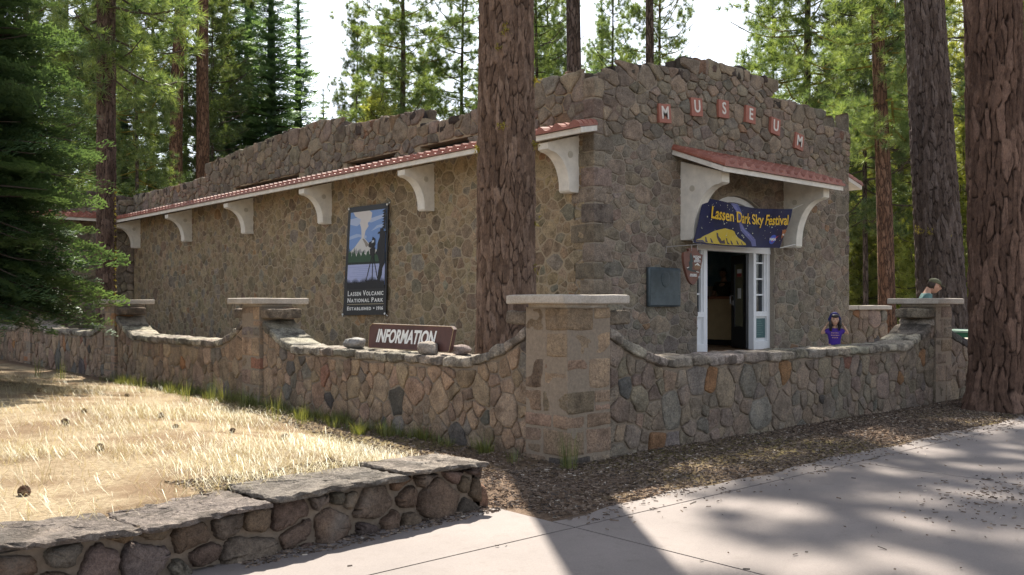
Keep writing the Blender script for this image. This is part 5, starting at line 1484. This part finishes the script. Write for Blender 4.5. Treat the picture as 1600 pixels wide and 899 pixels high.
# greener tufts along the foot of the wall and tall seeding stalks
P = []; Ln = []; Le = []; An = []
def tuft(x, y, n, r, h, up=.5):
    for _ in range(n):
        a = rs.rand() * 6.28; q = r * math.sqrt(rs.rand()); P.append((x + q * math.cos(a), y + q * math.sin(a))); Ln.append(h * rs.uniform(.5, 1.1)); Le.append(rs.uniform(.05, up)); An.append(a)
for k in range(170):
    yy = rs.uniform(7.2, 19); tuft(XL - rs.uniform(.04, .55) * (0.4 + .6 * (yy > 9)), yy, int(rs.uniform(18, 55)), .10, rs.uniform(.08, .24), .7)
for px, dy, h, k in ((430, .9, .55, 26), (330, .7, .45, 30), (95, 1.1, .5, 40), (60, 1.3, .5, 30), (220, .8, .4, 25), (290, .9, .42, 30), (470, .7, .3, 40), (350, .5, .4, 60), (380, .55, .35, 60)):
    yy, _ = onX(px, 600, XL - dy); tuft(XL - dy, yy, k, .10, h, .45)
tuft(6.36, 6.28, 70, .09, .42, .35); tuft(6.2, 6.9, 25, .08, .2, .6); tuft(19.6, 10.7, 120, .25, .6, .6); tuft(20.1, 10.6, 80, .2, .5, .6)
P = np.array(P); pz = ground_z(P[:, 0], P[:, 1]); n = len(P)
V, F_ = blades(np.column_stack([P, pz]), np.array(An), np.array(Ln), rs.uniform(.003, .006, n), np.array(Le), rs)
tag(mesh('green_grass', V, F_, M_green, None, np.repeat(rs.rand(n), 5)), 'green grass tufts at the foot of the rubble wall', None, None, 'stuff')
# bark chips, needles and grit on the bare strip by the wall and drifting onto the path
N1 = 42000
cx1 = rs.uniform(2.5, 16, N1); cy1 = rs.uniform(4.3, 6.5, N1)
dens = np.where(cy1 > edgeY(0) - .02, 1.0, np.exp((cy1 - 4.86) / .16) * .35)
inl = (cy1 - (LW0[1] + (LW0[0] - cx1) * -0.07) > -.25) | (cx1 > 4.8)
k = (rs.rand(N1) < dens) & inl & ~((cx1 < 4.75) & (cy1 < 5.2)); cx1, cy1 = cx1[k], cy1[k]
ex = rs.uniform(5.2, 6.5, 5000); ey = rs.uniform(6.4, 12, 5000); q = ex > 5.2 + .1 * (ey - 6.4); cx1 = np.concatenate([cx1, ex[q]]); cy1 = np.concatenate([cy1, ey[q]])
sx_ = rs.uniform(2, 14, 1500); sy_ = rs.uniform(1.5, 4.8, 1500); q = rs.rand(1500) < .06; cx1 = np.concatenate([cx1, sx_[q]]); cy1 = np.concatenate([cy1, sy_[q]])
gx1, gy1 = rs.normal(8.2, .7, 420), rs.normal(2.9, .3, 420); cx1 = np.concatenate([cx1, gx1]); cy1 = np.concatenate([cy1, gy1])
n = len(cx1); cz1 = np.maximum(ground_z(cx1, cy1), np.where(cy1 < 4.9, .006, -1)) + .006
ang = rs.rand(n) * 6.28; L = rs.uniform(.006, .022, n) * np.where(rs.rand(n) < .03, 2.2, 1); w = rs.uniform(.0014, .0042, n); tz = rs.uniform(-.35, .35, n)
dx, dy = np.cos(ang), np.sin(ang)
V = np.stack([np.stack([cx1 + a * L * dx - b * w * dy, cy1 + a * L * dy + b * w * dx, cz1 + a * L * tz * .5 + .004 * (b + 1)], 1) for a, b in ((-1, -1), (1, -1), (1, 1), (-1, 1))], 1).reshape(-1, 3)
cc = np.array([(0.12, 0.084, 0.062), (0.18, 0.132, 0.098), (0.27, 0.205, 0.15), (0.44, 0.38, 0.31), (0.07, 0.055, 0.045)])[rs.choice(5, n, p=(.34, .32, .15, .03, .16))]
tag(mesh('bark_chips', V, np.arange(n * 4).reshape(n, 4), attrmat('chips', .95, 0), None, np.repeat(cc, 4, 0)), 'brown bark chips and grit on the bare strip below the front wall', None, None, 'stuff')
# pine cones on the grass
def cone_mesh():
    mb = MB(); rc = random.Random(2)
    for k in range(90):
        t = (k + .5) / 90; a = k * 2.3999; z = .01 + t * .085; r = .036 * math.sin(math.pi * (.12 + .84 * t)) ** .8
        ca, sa = math.cos(a), math.sin(a); s = .016; up = .006
        p = np.array([ca * r * .55, sa * r * .55, z]); q = np.array([ca * r * 1.15, sa * r * 1.15, z + up]); sd = np.array([-sa, ca, 0]) * s * .5
        mb.add([p - sd * .6, p + sd * .6, q + sd, q + np.array([ca, sa, .3]) * .006, q - sd, p + np.array([0, 0, .012])], [(0, 1, 2, 3, 4), (5, 2, 1), (5, 3, 2), (5, 4, 3), (5, 0, 4)], jitcol(rc, (0.17, 0.10, 0.06), .3))
    V, Fs = rock((0, 0, .05), (.05, .05, .085), 0, .05, 0, 4); mb.add(V, Fs, (0.06, 0.035, 0.022)); return mb
co = cone_mesh().build('pine_cone', attrmat('cone_scales', .85, 0), None, False, False)
spots = [(357, 680, 'pine cone on the dry grass nearest the middle pillar'), (438, 687, 'pine cone beside a tall green stalk on the grass'), (48, 775, 'largest looking pine cone low at the left on the grass'), (135, 645, 'pine cone on the straw at the middle of the left bank'), (250, 652, 'pine cone close under the left wall panel'),
         (160, 705, 'dark pine cone alone in the middle of the bright straw'), (507, 725, 'upright pine cone in the shade behind the low wall'), (62, 612, 'pine cone in front of the leftmost wall panel'), (203, 620, 'pine cone near the grass edge below the slim pillar'), (280, 668, 'pine cone on short straw between two tufts'), (110, 665, 'half hidden pine cone on the left part of the straw'), (330, 905, 'pine cone by the foot of the low wall')]
for i, (px, py, l) in enumerate(spots[:-1]):
    d = 1.4 * FOC / (py - HOR)
    for _ in range(4):
        x_, y_ = onD(px, d); d = (EYE - float(ground_z(x_, y_))) * FOC / (py - HOR)
    x_, y_ = onD(px, d)
    o = co if i == 0 else co.copy()
    if i: C.objects.link(o)
    o.location = (x_, y_, float(ground_z(x_, y_)) + .022); o.rotation_euler = (R(rs.uniform(60, 110)), rs.uniform(-.3, .3), rs.rand() * 6.28); s = rs.uniform(.7, 1.05); o.scale = (s, s, s)
    tag(o, l, 'pine cone', 'pine cones lying on the dry grass')

# ================================================================== PEOPLE
def skinned(chains, joints, rad, sub=2):
    """one continuous skin grown over a skeleton; returns evaluated verts and faces. The first joint is the root"""
    names = list(joints); idx = {n: i for i, n in enumerate(names)}
    me = bpy.data.meshes.new('sk'); me.from_pydata([joints[n] for n in names], [(idx[a], idx[b]) for a, b in chains], [])
    o = bpy.data.objects.new('sk', me); C.objects.link(o)
    o.modifiers.new('s', 'SKIN').use_smooth_shade = True
    m = o.modifiers.new('u', 'SUBSURF'); m.levels = m.render_levels = sub
    sv = me.skin_vertices[0].data
    for n in names:
        r = rad[n]; r = r if isinstance(r, tuple) else (r, r)
        sv[idx[n]].radius = r; sv[idx[n]].use_root = (n == names[0])
    dg = bpy.context.evaluated_depsgraph_get(); dg.update()
    q = bpy.data.meshes.new_from_object(o.evaluated_get(dg))
    V = np.array([v.co[:] for v in q.vertices]); Fs = [tuple(p.vertices) for p in q.polygons]
    bpy.data.objects.remove(o); bpy.data.meshes.remove(me); bpy.data.meshes.remove(q)
    return V, Fs
def head_mesh(s=1.0):
    """faces +y; origin at the skull centre, height about .23*s"""
    U, Fs = lattice(14); P = (U - .5) * 2; D = P / np.linalg.norm(P, axis=1, keepdims=True)
    x, y, z = D[:, 0], D[:, 1], D[:, 2]
    V = D * np.array([.074, .094, .115])
    jaw = np.clip(-z, 0, 1); V[:, 0] *= 1 - .30 * jaw ** 1.5; V[:, 1] *= 1 - .10 * jaw
    V[:, 1] += .018 * jaw * (y > 0)
    f = np.clip(y, 0, 1)
    def bumpf(cx, cz, sx, sz, a): V[:, 1] += a * f ** 2 * np.exp(-((x - cx) / sx) ** 2 - ((z - cz) / sz) ** 2)
    bumpf(0, -.16, .13, .17, .026); bumpf(0, .0, .09, .16, .012)          # nose
    for s_ in (-1, 1): bumpf(s_ * .36, .06, .17, .12, -.013); bumpf(s_ * .36, .24, .22, .09, .007); bumpf(s_ * .5, -.2, .2, .2, .004)
    bumpf(0, -.50, .26, .07, .008); bumpf(0, -.60, .2, .05, .006); bumpf(0, -.56, .3, .025, -.006); bumpf(0, -.85, .25, .15, .010)
    for s_ in (-1, 1):                                                     # ears
        e = np.exp(-((y + .05) / .16) ** 2 - ((z + .02) / .26) ** 2) * np.clip(s_ * x, 0, 1) ** 2; V[:, 0] += s_ * .016 * e
    return V * s, Fs
def hand(wrist, direction, palmn, s=1.0, curl=.5, side=1):
    """palm and five separate bent fingers as one skin; direction from the wrist, palmn is the palm's outward normal"""
    d = Vector(direction).normalized(); n = Vector(palmn); n = (n - d * n.dot(d)).normalized(); t = d.cross(n) * side; w = Vector(wrist)
    J = {'w': w, 'p': w + d * .045 * s}; Rr = {'w': .020 * s, 'p': (.026 * s, .014 * s)}; ch = [('w', 'p')]
    for k, (o_, L) in enumerate(((-.027, .066), (-.009, .076), (.009, .072), (.027, .056))):
        a = 'f%d' % k; J[a] = w + (d * .078 + t * o_) * s; Rr[a] = .0088 * s; ch.append(('p', a))
        q = J[a]; dd = d
        for m in range(3):
            dd = (dd + n * curl * .5).normalized(); q = q + dd * L / 3 * s; J[a + str(m)] = q; Rr[a + str(m)] = (.0082 - .0008 * m) * s; ch.append((a if m == 0 else a + str(m - 1), a + str(m)))
    J['t0'] = w + (d * .03 - t * .036) * s; J['t1'] = w + (d * .06 - t * .052 + n * .012) * s; J['t2'] = w + (d * .082 - t * .048 + n * .026) * s
    for m in ('t0', 't1', 't2'): Rr[m] = .0095 * s
    ch += [('w', 't0'), ('t0', 't1'), ('t1', 't2')]
    return skinned(ch, {k: tuple(v) for k, v in J.items()}, Rr, 1)
def rotz(V, a): c, s = math.cos(a), math.sin(a); V = np.asarray(V, float); return np.stack([V[:, 0] * c - V[:, 1] * s, V[:, 0] * s + V[:, 1] * c, V[:, 2]], 1)
def rotx(V, a): c, s = math.cos(a), math.sin(a); V = np.asarray(V, float); return np.stack([V[:, 0], V[:, 1] * c - V[:, 2] * s, V[:, 1] * s + V[:, 2] * c], 1)
M_skin = plain('skin', (0.52, 0.30, 0.21), .55, var=.05)
M_skin2 = plain('skin_olive', (0.46, 0.27, 0.18), .55, var=.05)
M_eye = plain('dark_eye', (0.02, 0.015, 0.012), .2); M_lip = plain('lip', (0.36, 0.12, 0.10), .5)
M_jean = plain('dark_trousers', (0.05, 0.055, 0.075), .9, var=.2); M_shoe = plain('dark_shoe', (0.04, 0.035, 0.03), .7)
def person(label, loc, yaw, k, shirt, skin, hair, arms, head_pitch=0.0, head_yaw=0.0, head_s=1.0, wide=1.0, hairfn=None, trousers=None, lean=0.0, neck=0.0):
    """k scales an adult skeleton of 1.72 m; arms = {side: (elbow, wrist, hand dir, palm normal)} in adult metres; +y is the way the body faces"""
    root = thing('person', label, 'person', loc)
    def out(V): return rotz(np.asarray(V), yaw) + np.array(loc)
    ln = lambda z: lean * max(0, z - .95)
    J = {'hip': (0, 0, .93), 'waist': (0, .0 + ln(1.1), 1.10), 'chest': (0, ln(1.3), 1.30), 'neck0': (0, ln(1.43) - .01, 1.43), 'neck1': (0, ln(1.52) + .005, 1.51), 'skull': (0, ln(1.58) + .02, 1.58)}
    Rd = {'hip': (.155 * wide, .115), 'waist': (.135 * wide, .10), 'chest': (.155 * wide, .112), 'neck0': (.085, .07), 'neck1': .056, 'skull': .062}
    ch = [('hip', 'waist'), ('waist', 'chest'), ('chest', 'neck0'), ('neck0', 'neck1'), ('neck1', 'skull')]
    for s, n in ((-1, 'l'), (1, 'r')):
        J['sh' + n] = (s * .175 * wide, ln(1.38), 1.385); Rd['sh' + n] = .058; ch.append(('chest', 'sh' + n))
        e, w, hd, pn = arms[n]
        J['el' + n] = (e[0], e[1] + ln(e[2]), e[2]); J['wr' + n] = (w[0], w[1] + ln(w[2]), w[2]); Rd['el' + n] = .042; Rd['wr' + n] = .027
        ch += [('sh' + n, 'el' + n), ('el' + n, 'wr' + n)]
        J['hp' + n] = (s * .095, 0, .86); J['kn' + n] = (s * .10, .015, .48); J['an' + n] = (s * .105, -.01, .09); J['to' + n] = (s * .115, .14, .045)
        Rd.update({'hp' + n: .088, 'kn' + n: .058, 'an' + n: .042, 'to' + n: .035}); ch += [('hip', 'hp' + n), ('hp' + n, 'kn' + n), ('kn' + n, 'an' + n), ('an' + n, 'to' + n)]
    J = {a: tuple(c * k for c in b) for a, b in J.items()}; Rd = {a: (tuple(c * k for c in b) if isinstance(b, tuple) else b * k) for a, b in Rd.items()}
    V, Fs = skinned(ch, J, Rd)
    mb = MB(); mb.add(out(V), Fs)
    hc = np.array(J['skull']) + np.array([0, .022 - neck * .5, .052 * head_s + neck])
    hv, hf = head_mesh(head_s)
    pose = lambda P: out(rotz(rotx(P, head_pitch), head_yaw) + hc)
    mb.add(pose(hv), hf)
    for n, sd in (('l', -1), ('r', 1)):
        e, w, hd, pn = arms[n]; v, f = hand(J['wr' + n], hd, pn, k * 1.02, .55, -sd); mb.add(out(v), f)
    mb.build('body', skin, root, True)
    eb = MB()
    for s in (-1, 1):
        v, f = rock((s * .029 * head_s, .079 * head_s, .008 * head_s), (.022 * head_s, .016 * head_s, .013 * head_s), 0, 0, 0, 4); eb.add(pose(v), f)
        v, f = rock((s * .029 * head_s, .086 * head_s, .027 * head_s), (.036 * head_s, .012 * head_s, .007 * head_s), .2, 0, 0, 4); eb.add(pose(v), f)
    eb.build('eyes', M_eye, root, True)
    v, f = rock((0, .090 * head_s, -.060 * head_s), (.040 * head_s, .012 * head_s, .011 * head_s), 0, 0, 0, 4); mb = MB(); mb.add(pose(v), f); mb.build('mouth', M_lip, root, True)
    # shirt over torso and upper arms, trousers, shoes
    sj = {a: J[a] for a in ('hip', 'waist', 'chest', 'neck0', 'shl', 'shr')}; sr = {a: tuple(c + .017 * k for c in (Rd[a] if isinstance(Rd[a], tuple) else (Rd[a], Rd[a]))) for a in sj}
    sj['neck0'] = tuple(np.array(J['neck0']) - np.array([0, 0, .004 * k])); sr['neck0'] = (.098 * k, .085 * k)
    sc = [('hip', 'waist'), ('waist', 'chest'), ('chest', 'neck0'), ('chest', 'shl'), ('chest', 'shr')]
    for n in 'lr':
        sj['sl' + n] = tuple(np.array(J['sh' + n]) + (np.array(J['el' + n]) - np.array(J['sh' + n])) * .62); sr['sl' + n] = .062 * k; sc.append(('sh' + n, 'sl' + n))
    v, f = skinned(sc, sj, sr); v = v + .004 * nz3(v, 3, 4)[:, None]
    mb = MB(); mb.add(out(v), f); mb.build('shirt', shirt, root, True)
    tj = {a: J[a] for a in ('hip', 'hpl', 'hpr', 'knl', 'knr', 'anl', 'anr')}; tr = {a: tuple(c + .012 * k for c in (Rd[a] if isinstance(Rd[a], tuple) else (Rd[a], Rd[a]))) for a in tj}
    v, f = skinned([('hip', 'hpl'), ('hip', 'hpr'), ('hpl', 'knl'), ('hpr', 'knr'), ('knl', 'anl'), ('knr', 'anr')], tj, tr)
    mb = MB(); mb.add(out(v), f); mb.build('trousers', trousers or M_jean, root, True)
    for n in 'lr':
        a, b = np.array(J['an' + n]), np.array(J['to' + n]); c = (a + b) / 2; v, f = rock((c[0], c[1] + .02 * k, .05 * k), (.105 * k, .28 * k, .10 * k), .35, .03, 0, 6); mb = MB(); mb.add(out(v), f); mb.build('shoe', M_shoe, root, True)
    # hair cap: the upper and back part of a slightly larger skull
    hv2 = hv * np.array([1.09, 1.09, 1.07]) + np.array([0, -.006, .004]) * head_s
    keep = (hv[:, 2] > .052 * head_s) | ((hv[:, 1] < .012 * head_s) & (hv[:, 2] > -.055 * head_s))
    hv2 = np.where(keep[:, None], hv2, hv * .93); mb = MB(); mb.add(pose(hv2 + .003 * nz3(hv2, 8, 12)[:, None]), hf); mb.build('hair', hair, root, True)
    return root, pose, out, J
M_hairdark = plain('dark_hair', (0.016, 0.012, 0.011), .45, var=.3, scale=40)
M_hairbrown = plain('brown_hair', (0.045, 0.028, 0.018), .6, var=.3, scale=40)
face_cam = lambda x, y: math.atan2(-y, -x) - math.pi / 2       # yaw that turns +y to the camera
# man in an olive cap behind the end pillar, looking down to his left
x, y = onD(1446, 16.2)
M_teal = plain('teal_shirt', (0.12, 0.22, 0.21), .9, var=.12)
arms = {'l': ((-.25, .06, 1.10), (-.20, .28, 1.02), (.2, 1, -.1), (0, 0, -1)), 'r': ((.25, .06, 1.10), (.20, .28, 1.02), (-.2, 1, -.1), (0, 0, -1))}
dirr = math.atan2(RT[1] * .95 - .25 * FW[1], RT[0] * .95 - .25 * FW[0]) - math.pi / 2
man, pose, outm, J = person('man in an olive cap and teal shirt looking down behind the end pillar', (x - .1 * RT[0], y - .1 * RT[1], .40), dirr, .97, M_teal, M_skin, M_hairbrown, arms, head_pitch=-.30, head_s=1.10, lean=.26, neck=-.062)
M_olive = plain('olive_cap', (0.115, 0.115, 0.065), .9, var=.12)
U, Fs = lattice(10); P = (U - .5) * 2; D = P / np.linalg.norm(P, axis=1, keepdims=True)
cv = D * np.array([.088, .108, .075]); cv[:, 2] = np.maximum(cv[:, 2], -.012) + .062; cv[:, 1] -= .004
mb = MB(); mb.add(pose(cv), Fs)
brim = [(-.078, .05), (-.07, .12), (-.045, .165), (0, .18), (.045, .165), (.07, .12), (.078, .05)]
bv = [(a, b, .052 - .10 * (b - .05) - 1.2 * a * a + h) for h in (0, .008) for a, b in brim]; n = len(brim)
mb.add(pose(np.array(bv)), [tuple(range(n)), tuple(reversed(range(n, 2 * n)))] + [(i, i + 1, i + 1 + n, i + n) for i in range(n - 1)])
mb.build('cap', M_olive, man, True)
# girl by the museum corner holding her hood
x, y = onD(1304, 13.75)
M_purple = plain('purple_shirt', (0.050, 0.018, 0.21), .85, var=.1)
kk = .585
arms = {'l': ((-.33, .03, 1.30), (-.215, .07, 1.50), (.45, .25, .8), (1, 0, -.2)), 'r': ((.33, .03, 1.30), (.215, .07, 1.50), (-.45, .25, .8), (-1, 0, -.2))}
girl, pose, outg, J = person('small dark haired girl in a purple shirt holding her blue hood with both hands', (x, y, .40), face_cam(x, y) + .12, kk, M_purple, M_skin2, M_hairdark, arms, head_s=.78)
hv, hf = head_mesh(.78)
M_hood = plain('blue_hood', (0.014, 0.013, 0.095), .9, var=.15)
hd = hv * np.array([1.42, 1.28, 1.26]) + np.array([0, -.022, .012]); keep = (hv[:, 1] < .020) | (hv[:, 2] > .07); hd = np.where(keep[:, None], hd, hv * .9)
mb = MB(); mb.add(pose(hd), hf); mb.build('hood', M_hood, girl, True)
hl = MB()
for s in (-1, 1):
    for q in range(3):
        v, f = rock((s * (.072 - .006 * q), .030 - .014 * q + .012, -.05 - .028 * q), (.042, .055, .12), .1, .15, 0, 5); hl.add(pose(v), f)
v, f = rock((0, .070, .062), (.115, .055, .055), .2, .1, 0, 5); hl.add(pose(v), f)
hl.build('fringe', M_hairdark, girl, True)
pr = MB(); rq = random.Random(3)
for r_, (z, w) in enumerate(((1.31, .15), (1.25, .19), (1.19, .13))):
    a = -w / 2
    while a < w / 2:
        L = rq.uniform(.015, .035); yy = .112 + .034 - .5 * a * a
        pr.add(outg(np.array([(a, yy, z), (a + L, yy, z + .006), (a + L, yy, z + .03), (a, yy, z + .022)]) * kk), [(0, 1, 2, 3)]); a += L + .012
pr.build('shirt_print', plain('pink_gold_print', (0.42, 0.24, 0.22), .7), girl, False, False)
# ranger behind the counter
x, y = onD(1131, 21.6)
M_uniform = plain('dark_uniform', (0.035, 0.032, 0.022), .9)
arms = {'l': ((-.27, .03, 1.10), (-.24, .24, 1.04), (.3, 1, -.1), (0, 0, -1)), 'r': ((.27, .03, 1.10), (.24, .24, 1.04), (-.3, 1, -.1), (0, 0, -1))}
person('uniformed person in the dim doorway standing behind the reception counter', (x, y, .70), face_cam(x, y) - .5, 1.0, M_uniform, M_skin2, M_hairdark, arms, wide=1.05, trousers=M_uniform)
